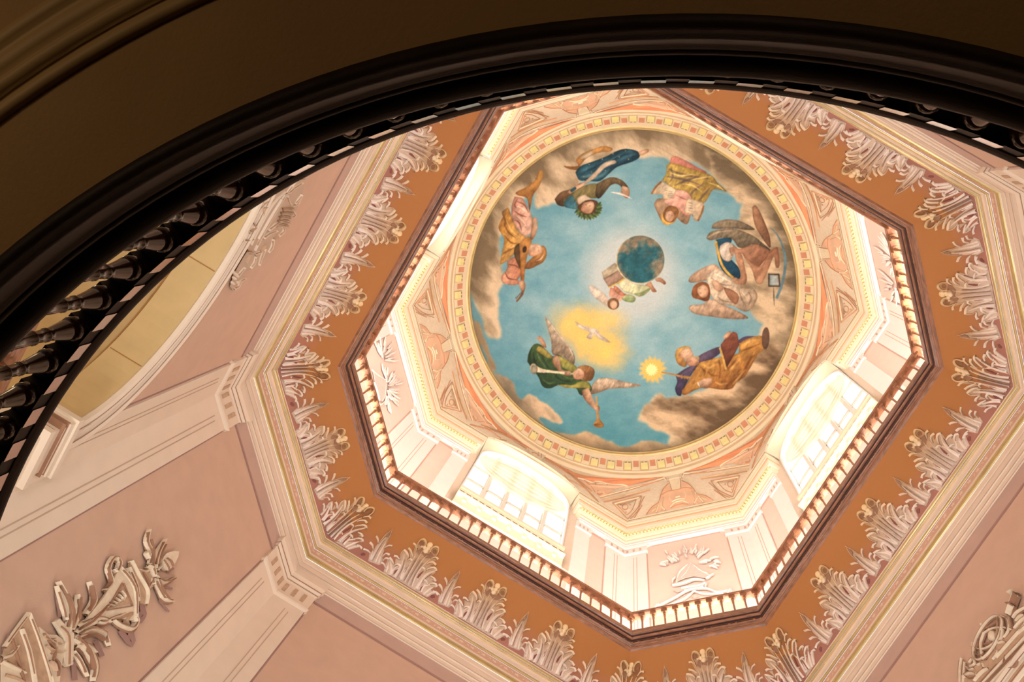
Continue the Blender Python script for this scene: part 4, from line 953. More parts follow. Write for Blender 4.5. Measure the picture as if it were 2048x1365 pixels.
# --- 8 scholar with book
i = 8
pf(VD, [(985, 330), (1010, 310), (1060, 285), (1142, 288), (1120, 310), (1040, 340)], (84, 72, 110), fid=i)
pf(VD, [(650, 560), (700, 480), (790, 460), (850, 450), (900, 430), (1000, 420), (1010, 345), (1060, 310), (1150, 282), (1190, 292), (1202, 380), (1150, 430), (1100, 520), (1050, 600), (990, 640), (952, 692), (880, 702), (800, 692), (700, 682), (600, 740), (550, 722), (610, 640)], (206, 148, 62), (146, 86, 34), (.5, 1), fid=i, tex=.7, edge=.35)
for q in ([(700, 520), (740, 560), (730, 600)], [(880, 560), (940, 520), (1000, 440)], [(900, 690), (940, 640), (1010, 600)], [(1020, 400), (1080, 380), (1180, 340)], [(1040, 560), (1080, 490), (1120, 430)], [(850, 470), (860, 540), (850, 620)], [(1000, 640), (1040, 570), (1100, 440)], [(760, 560), (800, 590), (850, 590)]): ps(VD, q, 16, (116, 62, 22), .75, soft=2)
for q in ([(720, 500), (770, 530), (820, 500)], [(930, 560), (960, 520), (1020, 460)], [(1040, 350), (1100, 320), (1170, 310)], [(960, 660), (1000, 610), (1060, 540)], [(820, 640), (860, 660), (920, 650)]): ps(VD, q, 14, (236, 184, 96), .7, soft=2)
pf(VD, [(510, 590), (600, 530), (690, 498), (650, 560), (604, 640), (562, 720), (552, 750), (522, 740), (508, 690), (525, 640)], (96, 80, 108), (48, 42, 76), (0, 1), fid=i, tex=.6, edge=.35)
pf(VD, [(690, 440), (760, 400), (850, 368), (872, 400), (800, 460), (720, 482), (690, 492)], (110, 90, 114), (64, 54, 84), (1, .6), fid=i, tex=.5, edge=.3)
pf(VD, [(862, 352), (900, 302), (960, 248), (992, 262), (1010, 350), (962, 440), (906, 540), (885, 450)], (144, 76, 52), (88, 44, 30), (.3, 1), smooth=1, fid=i, tex=.3)
ps(VD, [(856, 372), (880, 450), (906, 545)], 16, (212, 164, 74), fid=i, taper=(1, 1))
pf(VD, [(878, 296), (905, 262), (935, 243), (942, 270), (905, 302)], FL, FLM, (1, 0), fid=i)
pf(VD, [(558, 705), (640, 652), (700, 640), (722, 682), (640, 712), (575, 742)], (206, 150, 64), (150, 92, 38), (0, 1), fid=i, tex=.5, edge=.3)
ps(VD, [(400, 566), (480, 580), (560, 600), (640, 608), (760, 618)], 15, (176, 122, 54), fid=i, taper=(.6, .8))
for k in range(4): pe(VD, 560 + k * 22, 602 + k * 3, 8, 15, (214, 164, 80), fid=i)
pf(VD, [(682, 645), (740, 615), (795, 615), (790, 652), (762, 690), (702, 682)], FL, FLD, (.3, 1), fid=i, edge=.2)
ps(VD, [(682, 640), (690, 660), (702, 682)], 10, (230, 220, 206))
pf(VD, [(508, 440), (520, 388), (580, 362), (635, 378), (600, 400), (570, 440), (600, 505), (575, 525), (525, 495)], (222, 172, 84), (150, 98, 44), (0, 1), fid=i, tex=.7, edge=.25)
pf(VD, [(600, 455), (640, 440), (692, 470), (684, 512), (620, 515), (590, 490)], (212, 162, 126), (170, 116, 82), (0, 1), fid=i)
pf(VD, [(545, 410), (592, 378), (632, 392), (650, 432), (622, 462), (575, 462), (548, 440)], FL, (210, 156, 118), (-.2, 1), fid=i)
ps(VD, [(655, 440), (690, 452), (690, 470)], 14, (200, 148, 70), .9, fid=i)
for q in ([(568, 412), (578, 408)], [(602, 408), (612, 404)]): ps(VD, q, 6, (60, 40, 28))
ps(VD, [(600, 438), (612, 434)], 6, (170, 80, 60)); ps(VD, [(588, 410), (596, 426)], 5, (180, 120, 90), .7)
pe(VD, 1214, 300, 30, 86, (122, 88, 66), (84, 60, 46), rot=3, fid=i, edge=.2)
# --- 9 globe bearer
i = 9
pf(VE, [(305, 865), (360, 858), (450, 920), (540, 1000), (585, 1135), (500, 1090), (400, 1020), (350, 960)], (226, 212, 194), (206, 180, 150), (1, 1), fid=i, tex=.3, soft=3)
pf(VE, [(680, 825), (780, 768), (900, 830), (1040, 850), (1110, 890), (1060, 960), (990, 990), (870, 965), (760, 930)], (214, 212, 172), (176, 186, 132), (.3, 1), fid=i, tex=.4, edge=.2)
pf(VE, [(740, 972), (860, 975), (918, 1020), (884, 1072), (790, 1062), (730, 1020)], (178, 192, 130), (116, 142, 78), (0, 1), fid=i, tex=.4)
pf(VE, [(900, 960), (1000, 940), (1090, 890), (1110, 905), (1000, 990), (940, 992)], (150, 170, 106), fid=i, tex=.3)
pf(VE, [(590, 880), (660, 900), (700, 950), (790, 972), (740, 1020), (720, 1062), (640, 1012), (575, 1000)], (226, 170, 138), (190, 122, 92), (.4, -1), fid=i, edge=.2)
pf(VE, [(630, 850), (690, 880), (760, 950), (800, 968), (730, 985), (650, 930)], (198, 122, 88), fid=i, tex=.3)
pf(VE, [(478, 682), (650, 560), (770, 690), (500, 770)], (186, 170, 138), (158, 144, 112), (1, 1), smooth=0, fid=i)
pf(VE, [(500, 770), (700, 650), (780, 760), (572, 884)], (172, 138, 116), (140, 108, 88), (1, 1), smooth=0, fid=i)
ps(VE, [(500, 768), (600, 720), (690, 655)], 12, (110, 86, 66)); ps(VE, [(570, 880), (670, 830), (770, 762)], 18, (222, 180, 66), fid=i, taper=(1, 1))
pf(VE, [(1040, 850), (1110, 800), (1150, 870), (1190, 925), (1170, 942), (1130, 930), (1100, 880)], (206, 150, 112), (150, 96, 62), (.5, .6), fid=i)
pf(VE, [(1170, 770), (1240, 752), (1310, 812), (1292, 842), (1240, 810), (1190, 800)], (206, 150, 112), (150, 96, 62), (1, .6), fid=i)
pe(VE, 628, 1092, 76, 76, (134, 94, 50), (100, 66, 36), fid=i, tex=.6); pe(VE, 632, 1104, 50, 56, (232, 184, 144), (206, 150, 112), fid=i)
for q in ([(612, 1098), (622, 1098)], [(642, 1098), (652, 1098)]): ps(VE, q, 7, (120, 76, 50))
ps(VE, [(624, 1134), (640, 1134)], 7, (190, 100, 80))
GN = noise(15, 15, 55, 5); cx, cy, r_ = 1130 + 978 / 6.5, 440 + 520 / 6.5, 315 / 6.5
d = np.hypot(GX - cx, GY - cy) / r_; a = np.clip((1 - d) * r_ * .8 + .5, 0, 1)
t = np.clip((GN - .42) * 2.6 + (d - .62) * 1.5 + (GY - cy) / r_ * -.3, 0, 1)[..., None]
gc = C3((28, 92, 104)) * (1 - t) + C3((140, 122, 94)) * t
gc = gc * (1 - .35 * np.clip((.35 - d), 0, 1))[..., None]; rim = np.clip((d - .93) / .05, 0, 1)[..., None] * np.clip(((GX - cx) * -.7 + (GY - cy) * .7) / r_ + .4, 0, 1)[..., None]
gc = gc * (1 - rim * .9) + C3((224, 200, 150)) * rim * .9
IMG = IMG * (1 - a[..., None]) + gc * a[..., None]; IDM[a > .5] = 10
# dry-brush grain of the old paint, aged varnish
_lum = IMG.mean(-1, keepdims=True); _fig = (IDM > 0)[..., None].astype(np.float32); _fig = np.stack([blur(_fig[..., 0], 2)] * 3, -1)
IMG = IMG * (1 - .20 * _fig) + _lum * .20 * _fig
_h = noise(7, 11, 91, 4, .8); IMG *= (1 + _fig[..., 0] * (_h - .5) * .55)[..., None]
IMG *= (1 + (noise(1.6, 1.6, 77, 2) - .5) * .10)[..., None]
IMG = np.clip(IMG, 0, 1)

# dome surface carrying the painting, one mesh per painted figure
RD, ZD, RISE = 5.50, 34.42, 1.5
RAD = (RD * RD + RISE * RISE) / (2 * RISE)
def dome_z(r2): return ZD + np.sqrt(RAD * RAD - r2) - (RAD - RISE)
NG = 620; g = np.linspace(-RD, RD, NG); XG, YG = np.meshgrid(g, g); R2 = XG ** 2 + YG ** 2
rr = np.sqrt(R2); k = np.minimum(1, RD / np.maximum(rr, 1e-6)); XG = XG * k; YG = YG * k; ZG = dome_z(np.minimum(XG ** 2 + YG ** 2, RD * RD))
PT = np.stack([XG, YG, ZG], -1).reshape(-1, 3)
vc = (PT - CA) @ _R; px = 1024 + FPX * vc[:, 0] / -vc[:, 2]; py = 682.5 - FPX * vc[:, 1] / -vc[:, 2]
sx = np.clip((px - PX0) * SS, 0, W_ - 2); sy = np.clip((py - PY0) * SS, 0, H_ - 2); ix = sx.astype(int); iy = sy.astype(int); fx = (sx - ix)[:, None]; fy = (sy - iy)[:, None]
CV = (IMG[iy, ix] * (1 - fx) + IMG[iy, ix + 1] * fx) * (1 - fy) + (IMG[iy + 1, ix] * (1 - fx) + IMG[iy + 1, ix + 1] * fx) * fy
CL = np.where(CV <= .04045, CV / 12.92, ((CV + .055) / 1.055) ** 2.4).astype(np.float32)
FI = IDM[np.clip(sy.round().astype(int), 0, H_ - 1), np.clip(sx.round().astype(int), 0, W_ - 1)].reshape(NG, NG)
inside = (rr <= RD * 1.004).reshape(NG, NG)
fc = FI[:-1, :-1]; ok = inside[:-1, :-1] | inside[1:, :-1] | inside[:-1, 1:] | inside[1:, 1:]
base_i = np.arange(NG * NG).reshape(NG, NG)
fm = bpy.data.materials.new('fresco_paint'); fm.use_nodes = True; nt = fm.node_tree; bs = nt.nodes['Principled BSDF']
at = nt.nodes.new('ShaderNodeAttribute'); at.attribute_name = 'paint'
nz = nt.nodes.new('ShaderNodeTexNoise'); nz.inputs['Scale'].default_value = 14; nz.inputs['Detail'].default_value = 6
mr = nt.nodes.new('ShaderNodeMapRange'); mr.inputs[3].default_value = .9; mr.inputs[4].default_value = 1.08
mm_ = nt.nodes.new('ShaderNodeMix'); mm_.data_type = 'RGBA'; mm_.blend_type = 'MULTIPLY'; mm_.inputs[0].default_value = 1
nt.links.new(nz.outputs[0], mr.inputs[0]); nt.links.new(at.outputs['Color'], mm_.inputs[6]); nt.links.new(mr.outputs[0], mm_.inputs[7])
nt.links.new(mm_.outputs[2], bs.inputs['Base Color']); bs.inputs['Roughness'].default_value = .7; bs.inputs['Specular IOR Level'].default_value = .2
fres = empty('dome_painting', (0, 0, 0), 'round painted dome with blue sky, brown clouds and floating allegorical figures', 'painting')
names = {0: 'painted_sky', 1: 'painted_lute_player', 2: 'painted_poet', 3: 'painted_woman_with_scrolls', 4: 'painted_winged_old_man', 5: 'painted_winged_woman', 6: 'painted_trumpeting_angel', 7: 'painted_dove', 8: 'painted_scholar', 9: 'painted_globe_bearer', 10: 'painted_globe'}
labs = {0: 'painted blue sky with brown and cream clouds', 1: 'painted lute player in pink and yellow robes', 2: 'painted laurel-crowned poet in a starry blue robe', 3: 'painted woman in a yellow robe holding two scrolls', 4: 'painted white-haired winged man with scythe and hourglass',
        5: 'painted winged woman in white', 6: 'painted angel in green blowing a trumpet', 7: 'painted white dove on a golden glow', 8: 'painted scholar in gold robe with book and torch', 9: 'painted figure in pale green with a book', 10: 'painted dark teal globe'}
for f_id in range(11):
    sel = ok & (fc == f_id)
    jj, ii = np.nonzero(sel)
    if len(jj) == 0: continue
    q = np.stack([base_i[jj, ii], base_i[jj, ii + 1], base_i[jj + 1, ii + 1], base_i[jj + 1, ii]], 1)
    u, inv = np.unique(q.ravel(), return_inverse=True); inv = inv.reshape(-1)
    me = bpy.data.meshes.new(names[f_id]); me.vertices.add(len(u)); me.vertices.foreach_set('co', PT[u].astype(np.float32).ravel())
    me.loops.add(len(inv)); me.loops.foreach_set('vertex_index', inv.astype(np.int32))
    me.polygons.add(len(q)); me.polygons.foreach_set('loop_start', np.arange(0, 4 * len(q), 4, dtype=np.int32)); me.polygons.foreach_set('loop_total', np.full(len(q), 4, np.int32))
    me.polygons.foreach_set('use_smooth', np.ones(len(q), bool))
    me.update(calc_edges=True)
    ca = me.color_attributes.new('paint', 'FLOAT_COLOR', 'POINT'); ca.data.foreach_set('color', np.c_[CL[u], np.ones(len(u), np.float32)].astype(np.float32).ravel())
    me.materials.append(fm); o = bpy.data.objects.new(names[f_id], me); COL.objects.link(o); o.parent = fres; o['label'] = labs[f_id]
# light-tight roof above the painted dome
revolve('roof_shell', [(0.01, 37.2), (5.0, 36.6), (6.4, 34.5), (7.2, 34.0)], M['drum'], kind='structure')
revolve('roof_band', [(5.50, 34.42), (5.56, 34.45), (6.5, 34.4)], M['ring'], kind='structure')

# ================================================================== THINGS: balustrades
def baluster_prof(H, k=1.0, base=True):
    """turned baluster of height H: (radius, z)"""
    p = [(.052, .00), (.052, .03), (.036, .045), (.040, .07), (.030, .09), (.034, .20), (.036, .30), (.033, .305), (.033, .315), (.036, .32), (.036, .44), (.032, .45), (.032, .46),
         (.036, .465), (.035, .56), (.030, .565), (.030, .58), (.034, .585), (.050, .74), (.052, .755), (.030, .765), (.030, .79), (.050, .80), (.060, .84), (.055, .90), (.045, .92), (.045, .93)]
    return [(r * k, z * H) for r, z in p]
# --- big round balustrade of the floor opening above the camera
RB0 = Vector((0.10, 0.03, 4.0))
rb = empty('round_balustrade', RB0, 'dark wooden balustrade around the circular floor opening, seen from below in shadow', 'balustrade')
def rev(name, prof, m, **k):
    return revolve(name, [(r, z - 4.0) for r, z in prof], m, rb, **k)
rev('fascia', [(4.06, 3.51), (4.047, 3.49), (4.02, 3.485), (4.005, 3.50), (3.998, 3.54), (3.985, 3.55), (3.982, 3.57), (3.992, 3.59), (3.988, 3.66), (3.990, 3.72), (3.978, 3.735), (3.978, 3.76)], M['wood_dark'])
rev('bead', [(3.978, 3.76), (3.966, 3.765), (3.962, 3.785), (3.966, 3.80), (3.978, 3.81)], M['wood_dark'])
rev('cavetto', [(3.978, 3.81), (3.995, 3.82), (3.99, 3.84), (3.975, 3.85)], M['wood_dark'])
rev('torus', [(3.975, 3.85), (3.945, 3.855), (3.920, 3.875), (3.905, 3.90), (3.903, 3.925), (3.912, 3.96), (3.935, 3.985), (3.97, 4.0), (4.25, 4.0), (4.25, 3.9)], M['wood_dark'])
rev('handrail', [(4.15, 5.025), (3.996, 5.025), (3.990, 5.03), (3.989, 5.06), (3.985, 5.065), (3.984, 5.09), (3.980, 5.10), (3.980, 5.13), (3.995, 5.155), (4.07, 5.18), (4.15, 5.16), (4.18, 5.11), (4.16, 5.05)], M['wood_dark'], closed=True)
NBR = 112
prof = [(.05, 4.0), (.055, 4.04), (.04, 4.06), (.045, 4.09), (.034, 4.11), (.036, 4.30), (.034, 4.31), (.034, 4.33), (.038, 4.335), (.038, 4.345), (.033, 4.35), (.034, 4.52), (.038, 4.525), (.038, 4.537), (.030, 4.542), (.032, 4.60), (.032, 4.635), (.037, 4.64), (.037, 4.652),
        (.030, 4.657), (.034, 4.69), (.050, 4.80), (.054, 4.815), (.054, 4.822), (.030, 4.83), (.030, 4.85), (.055, 4.856), (.066, 4.875), (.068, 4.90), (.060, 4.93), (.045, 4.94)]
b = MB(); b.lathe(ID, [(r, z - 4.0) for r, z in prof], 16); nl_ = len(b.f)
b.box(ID, -.07, .07, -.07, .07, -.01, .04)
me_b = b.build('baluster', M['baluster'], rb)
for i, p_ in enumerate(me_b.data.polygons): p_.use_smooth = i < nl_
thg = math.radians(-178.63)
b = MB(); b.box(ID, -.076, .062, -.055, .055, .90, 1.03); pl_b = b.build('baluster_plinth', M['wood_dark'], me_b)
for i in range(NBR):
    th = thg + (i + .5) * 2 * PI / NBR
    o = me_b if i == 0 else me_b.copy()
    if i: COL.objects.link(o)
    o.location = (4.075 * math.cos(th), 4.075 * math.sin(th), 0); o.rotation_euler = (0, 0, th)
    if i: d = pl_b.copy(); COL.objects.link(d); d.parent = o

# --- octagonal balustrade under the drum
ob = empty('octagonal_balustrade', (0, 0, 19.85), 'eight-sided mahogany gallery balustrade with small turned balusters below the bright drum', 'balustrade')
def osw(name, prof, m, **k): return sweep(name, [(a, z - 19.85) for a, z in prof], m, ob, **k)
osw('fascia', [(5.16, 19.72), (5.02, 19.80), (5.00, 19.83), (5.00, 19.87)], M['wood'])
osw('bead', [(5.00, 19.865), (4.985, 19.87), (4.98, 19.89), (4.985, 19.91), (5.0, 19.915)], M['wood'])
osw('fascia', [(4.995, 19.91), (4.965, 19.92), (4.955, 19.95), (4.965, 19.97), (4.96, 20.02)], M['wood'])
osw('groove', [(4.962, 20.02), (4.975, 20.025), (4.975, 20.05), (4.93, 20.055)], M['wood_groove'])
osw('torus', [(4.93, 20.055), (4.91, 20.07), (4.90, 20.10), (4.905, 20.13), (4.915, 20.14)], M['wood'])
osw('groove', [(4.915, 20.14), (4.925, 20.145), (4.92, 20.165), (4.89, 20.17)], M['wood_groove'])
osw('base_rail', [(4.89, 20.17), (4.86, 20.18), (4.85, 20.21), (4.855, 20.26), (4.88, 20.27), (4.88, 20.30), (4.90, 20.32), (4.90, 20.45), (5.05, 20.45)], M['wood'])
osw('handrail', [(5.06, 21.30), (4.92, 21.30), (4.915, 21.31), (4.90, 21.31), (4.885, 21.33), (4.885, 21.36), (4.905, 21.40), (4.93, 21.42), (5.06, 21.42), (5.09, 21.36), (5.06, 21.30)], M['wood'])
HB = 0.80
b = MB(); b.lathe(ID, [(r, z) for r, z in baluster_prof(HB, 0.62)], 10)
b.box(ID, -.065, .065, -.05, .05, .90 * HB, HB + .05); b.box(ID, -.045, .045, -.045, .045, 0, .05)
bal = b.build('baluster', M['wood'], ob); first = True
# dark patches of carved frieze on the fascia
for s in SIDES:
    n = 24 if s[0] == 'L' else 11; h = hl(s, 4.975)
    for i in range(n):
        u = -h + i * 2 * h / n
        o = bal if first else bal.copy()
        if not first: COL.objects.link(o)
        first = False
        o.location = P(s, u, 20.45 - 19.85, 4.975); o.rotation_euler = (0, 0, math.radians(ANG[s]) + PI / 2)
cf = MB()
for s in SIDES:
    n = 36 if s[0] == 'L' else 16; h = hl(s, 4.95)
    for i in range(n):
        u = -h + (i + .5) * 2 * h / n; w2 = .05 + .02 * (i % 3)
        cf.box(lambda x, y, z: P(s, x, z, y), u - w2, u + w2, 4.945, 4.965, 19.97 - 19.85, 20.005 - 19.85)
cf.build('carved_frieze', M['wood_groove'], ob, kind='stuff')

# --- copper-lit balustrade across the tall arch on the left
pb = empty('passage_balustrade', P('L1', 0, 8.55, 6.35), 'small copper-lit balustrade across the tall arch behind the dark railing', 'balustrade')
L0 = P('L1', 0, 8.55, 6.35)
b = MB(); b.box(lambda x, y, z: P('L1', x, z, y) - L0, -2.74, 2.74, 6.27, 6.43, 9.55, 9.66); b.build('handrail', M['wood'], pb)
b = MB(); b.box(lambda x, y, z: P('L1', x, z, y) - L0, -2.74, 2.74, 6.24, 6.46, 8.45, 8.62); b.build('base_rail', M['wood'], pb)
b = MB(); b.lathe(ID, baluster_prof(0.93, .9), 10); b.box(ID, -.05, .05, -.05, .05, .86, .94); b0 = b.build('baluster', M['wood'], pb)
for i in range(22):
    o = b0 if i == 0 else b0.copy()
    if i: COL.objects.link(o)
    o.location = P('L1', -2.6 + i * .2476, 8.62, 6.35) - L0

# ================================================================== THINGS: acanthus frieze on the cove
def leafF(view, u0):
    ox, oy, sc = view
    cache = {}
    def F(x, y, h):
        u, v = cove_uv('L2', x / sc + ox, y / sc + oy)
        return Vector((u - u0, v, h))     # local leaf frame, mapped to the cove below
    return F
VL = (900, 1130, 8.53)
uc = cove_uv('L2', 988.7, 1177.7)[0]
big_l = {}   # name -> MB in leaf space
def LB(): return MB()
FB = leafF(VL, 0.0)
body, lights, golds, darks, gaps = MB(), MB(), MB(), MB(), MB()
W8 = 1.0
def wstroke(dst, pts, w, h=.02, crown=.02, taper=(.5, .4), mid=1.0, F=FB):
    # ribbon in crop pixels, mapped afterwards
    ribbon(dst, F, pts, w, h, crown, n=3, taper=taper, mid=mid)
# silhouette
poly(body, FB, [(40, 900), (90, 700), (150, 610), (200, 640), (240, 720), (250, 610), (300, 640), (340, 520), (390, 470), (440, 560), (450, 640), (500, 640), (470, 480), (530, 560), (560, 400), (590, 470), (610, 350), (650, 285), (700, 270), (745, 320), (760, 350), (810, 330), (850, 380), (890, 400), (950, 410), (960, 470), (930, 540), (880, 590), (930, 640), (850, 650),
     (910, 700), (820, 720), (925, 790), (925, 850), (860, 900), (920, 950), (930, 1000), (860, 990), (950, 1060), (950, 1110), (880, 1110), (840, 1150), (960, 1210), (900, 1230), (800, 1290), (560, 1150), (300, 990), (170, 910)], .006)
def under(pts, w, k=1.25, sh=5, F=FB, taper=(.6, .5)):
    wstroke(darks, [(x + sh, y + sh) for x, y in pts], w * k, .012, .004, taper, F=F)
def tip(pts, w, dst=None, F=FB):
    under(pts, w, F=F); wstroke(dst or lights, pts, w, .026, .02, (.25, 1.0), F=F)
tips_ = [([(590, 480), (585, 420), (570, 370), (530, 342)], 26), ([(535, 590), (520, 540), (500, 480), (458, 428)], 30), ([(450, 620), (455, 560), (425, 500), (385, 462)], 38), ([(325, 640), (325, 560), (345, 505), (380, 465)], 16),
         ([(310, 635), (270, 580), (218, 565)], 36), ([(218, 715), (190, 650), (148, 598)], 34), ([(110, 720), (118, 650), (150, 600)], 14), ([(225, 745), (280, 715), (345, 745)], 36), ([(445, 655), (490, 620), (530, 652)], 30), ([(90, 800), (60, 720), (10, 690)], 26),
         ([(840, 610), (910, 582), (962, 618)], 30), ([(770, 710), (820, 676), (880, 672), (928, 718)], 34), ([(765, 810), (810, 785), (880, 765), (925, 785), (938, 832)], 38), ([(752, 845), (742, 795), (698, 762)], 26),
         ([(840, 925), (900, 950), (938, 1010)], 34), ([(805, 1075), (870, 1042), (940, 1055), (958, 1112)], 36), ([(800, 1065), (775, 1005), (722, 968)], 32), ([(890, 1180), (940, 1195), (985, 1245)], 30)]
for p, w in tips_: tip(p, w)
stems = [([(360, 1000), (450, 800), (530, 640), (600, 480)], 40), ([(410, 1030), (520, 800), (630, 590), (690, 470)], 34), ([(470, 1070), (570, 860), (690, 640), (770, 560)], 40), ([(530, 1110), (600, 900), (700, 740), (820, 620)], 44), ([(330, 985), (400, 850), (490, 690)], 30),
         ([(240, 950), (310, 820), (370, 700), (392, 540)], 66), ([(330, 960), (390, 760), (430, 600)], 34), ([(170, 910), (190, 800), (165, 660)], 52), ([(90, 860), (120, 770), (130, 680)], 44), ([(200, 900), (230, 790), (300, 740)], 34),
         ([(620, 1150), (700, 990), (800, 880), (915, 820)], 70), ([(650, 1160), (720, 960), (740, 830)], 36), ([(690, 1200), (740, 1090), (840, 1075)], 48), ([(730, 1240), (840, 1140), (900, 1110)], 46), ([(690, 1190), (740, 1080), (760, 1010)], 34), ([(780, 1270), (880, 1200), (930, 1210)], 34), ([(640, 1000), (620, 960), (600, 980)], 18)]
for p, w in stems: wstroke(lights, p, w, .016, .02, (1.0, .25), .9)
for p in ([(400, 1010), (500, 800), (590, 610)], [(450, 1050), (560, 830), (660, 630)], [(520, 1090), (590, 880), (700, 690)], [(280, 960), (350, 830), (395, 640)], [(650, 1140), (740, 980), (860, 880)]): wstroke(darks, p, 9, .04, .004, (.4, .8))
for p in ([(400, 860), (440, 790), (480, 730)], [(615, 975), (660, 900), (718, 832)], [(225, 895), (260, 840), (290, 810)], [(678, 1180), (705, 1130), (722, 1095)]): wstroke(gaps, p, 42, .022, .0, (.3, .3))
# scroll head
for p in ([(600, 440), (606, 350), (650, 285), (705, 275), (742, 325), (735, 385), (690, 412), (665, 395)], [(905, 575), (950, 500), (952, 425), (900, 400), (850, 425), (825, 470), (815, 510)]): under(p, 30, 1.25, 6); wstroke(golds, p, 30, .035, .025, (.5, .8))
disc(darks, FB, 672, 345, 48, .02, ry=52); disc(darks, FB, 892, 485, 42, .02, ry=46)
poly(darks, FB, [(600, 470), (690, 420), (720, 520), (800, 530), (830, 500), (880, 560), (820, 600), (740, 600), (690, 520), (620, 540)], .018)
disc(golds, FB, 810, 370, 52, .05); disc(golds, FB, 740, 480, 48, .05, ry=42); disc(golds, FB, 720, 420, 34, .045); disc(golds, FB, 780, 430, 40, .05)
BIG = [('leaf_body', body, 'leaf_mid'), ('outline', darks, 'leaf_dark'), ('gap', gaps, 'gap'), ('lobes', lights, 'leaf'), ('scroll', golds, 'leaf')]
# small leaf
body, lights, darks, gaps = MB(), MB(), MB(), MB()
us_, vs_ = cove_uv('L2', 1053.7, 1227.3)
poly(body, FB, [(1000, 1400), (1010, 1250), (1060, 1240), (1100, 1130), (1160, 1030), (1240, 900), (1335, 822), (1325, 930), (1290, 1040), (1250, 1150), (1210, 1290), (1250, 1420), (1180, 1470), (1080, 1430)], .006)
for p, w in (([(1130, 1080), (1128, 1010), (1095, 945)], 32), ([(1062, 1200), (1042, 1110), (1000, 1062)], 36), ([(1240, 1155), (1300, 1112), (1365, 1112)], 30), ([(1210, 1320), (1270, 1255), (1338, 1275)], 34), ([(1272, 1060), (1312, 940), (1338, 822)], 14), ([(1020, 1260), (970, 1210), (900, 1185)], 30), ([(1230, 1400), (1270, 1340), (1330, 1350)], 28), ([(1160, 1050), (1220, 950), (1310, 850)], 14)):
    wstroke(darks, [(x + 5, y + 5) for x, y in p], w * 1.25, .012, .004, (.6, .5)); wstroke(lights, p, w, .026, .02, (.25, 1.0))
for p, w in (([(1050, 1390), (1110, 1220), (1200, 1040), (1240, 960)], 48), ([(1110, 1430), (1150, 1290), (1220, 1120), (1290, 960)], 44), ([(1170, 1450), (1190, 1340), (1240, 1200)], 36), ([(1020, 1380), (1040, 1280), (1060, 1200)], 36)): wstroke(lights, p, w, .016, .02, (1, .2), .9)
wstroke(darks, [(1070, 1400), (1140, 1200), (1230, 1020)], 9, .04, .004, (.4, .8))
poly(darks, FB, [(1215, 960), (1260, 905), (1318, 850), (1305, 920), (1270, 960)], .03)
for p in ([(870, 1290), (905, 1275), (945, 1285)],): wstroke(gaps, p, 60, .012, 0, (.5, .5))
SMALL = [('leaf_body', body, 'leaf_mid'), ('outline', darks, 'leaf_dark'), ('gap', gaps, 'gap'), ('lobes', lights, 'leaf')]
def place_leaf(parts, s, u0, uref, parent, clip=None, mitre=False):
    root = None
    for nm, mb, mt in parts:
        vs = []; keep = []
        for (u, v, h) in mb.v:
            du = u - uref
            vv = max(v, 0.0)
            keep.append(clip is None or clip * du >= -0.002)
            uu = du + u0
            if mitre: uu = du + (-clip) * hl(s, CA0 + (CA1 - CA0) * vv)
            vs.append(cove_pt(s, uu, vv, h))
        fs = [f for f in mb.f if all(keep[i] for i in f) and not all(mb.v[i][1] < 0 for i in f)]
        if not fs: continue
        used = sorted({i for f in fs for i in f}); mp = {o_: n_ for n_, o_ in enumerate(used)}
        b = MB(); b.v = [tuple(vs[i]) for i in used]; b.f = [tuple(mp[i] for i in f) for f in fs]
        o = b.build('acanthus_leaf' if root is None else nm, M[mt], parent if root is None else root)
        if root is None: root = o
    return root
where = {'L2': 'lower long side of the cove, under the nearest window', 'S12': 'short lower-left side of the cove', 'L1': 'long left side of the cove, beside the arch wall', 'S78': 'short top-left side of the cove, behind the dark railing',
         'L4': 'long upper-right side of the cove', 'S56': 'short right-hand side of the cove', 'L3': 'long lower-right side of the cove', 'S34': 'short bottom side of the cove'}
TN = [4]
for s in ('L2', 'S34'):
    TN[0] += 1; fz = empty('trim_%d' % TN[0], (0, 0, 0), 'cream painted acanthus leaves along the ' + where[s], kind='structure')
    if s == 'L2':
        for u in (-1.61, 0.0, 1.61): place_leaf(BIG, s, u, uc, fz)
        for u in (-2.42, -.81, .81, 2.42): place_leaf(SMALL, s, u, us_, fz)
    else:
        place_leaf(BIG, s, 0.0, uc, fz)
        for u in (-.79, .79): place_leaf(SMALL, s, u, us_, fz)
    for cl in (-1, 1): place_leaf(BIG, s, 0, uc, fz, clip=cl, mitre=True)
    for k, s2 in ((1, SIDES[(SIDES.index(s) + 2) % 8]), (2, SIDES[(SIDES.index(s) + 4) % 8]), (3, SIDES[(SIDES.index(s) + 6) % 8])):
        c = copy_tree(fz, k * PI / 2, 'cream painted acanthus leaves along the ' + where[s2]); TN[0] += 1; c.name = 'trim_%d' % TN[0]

# ---- dark polished rail strip between baluster tops; its reflection put into pale metallic colour
fb = MB()
for k in range(4):
    a = (-.0148 + .0296 * k / 3)
    for z in (.905, 1.025): fb.v.append((3.993 * math.cos(a), 3.993 * math.sin(a), z))
fb.f = [(2 * k, 2 * k + 1, 2 * k + 3, 2 * k + 2) for k in range(3)]
M['fillet'] = mat('varnished_strip_sheen', (214, 204, 206), 0.22, metal=0.7, var=0.05, spec=1.0)
f0 = fb.build('varnished_strip', M['fillet'], rb)
for i in range(NBR):
    o = f0 if i == 0 else f0.copy()
    if i: COL.objects.link(o)
    o.rotation_euler = (0, 0, thg + i * 2 * PI / NBR)

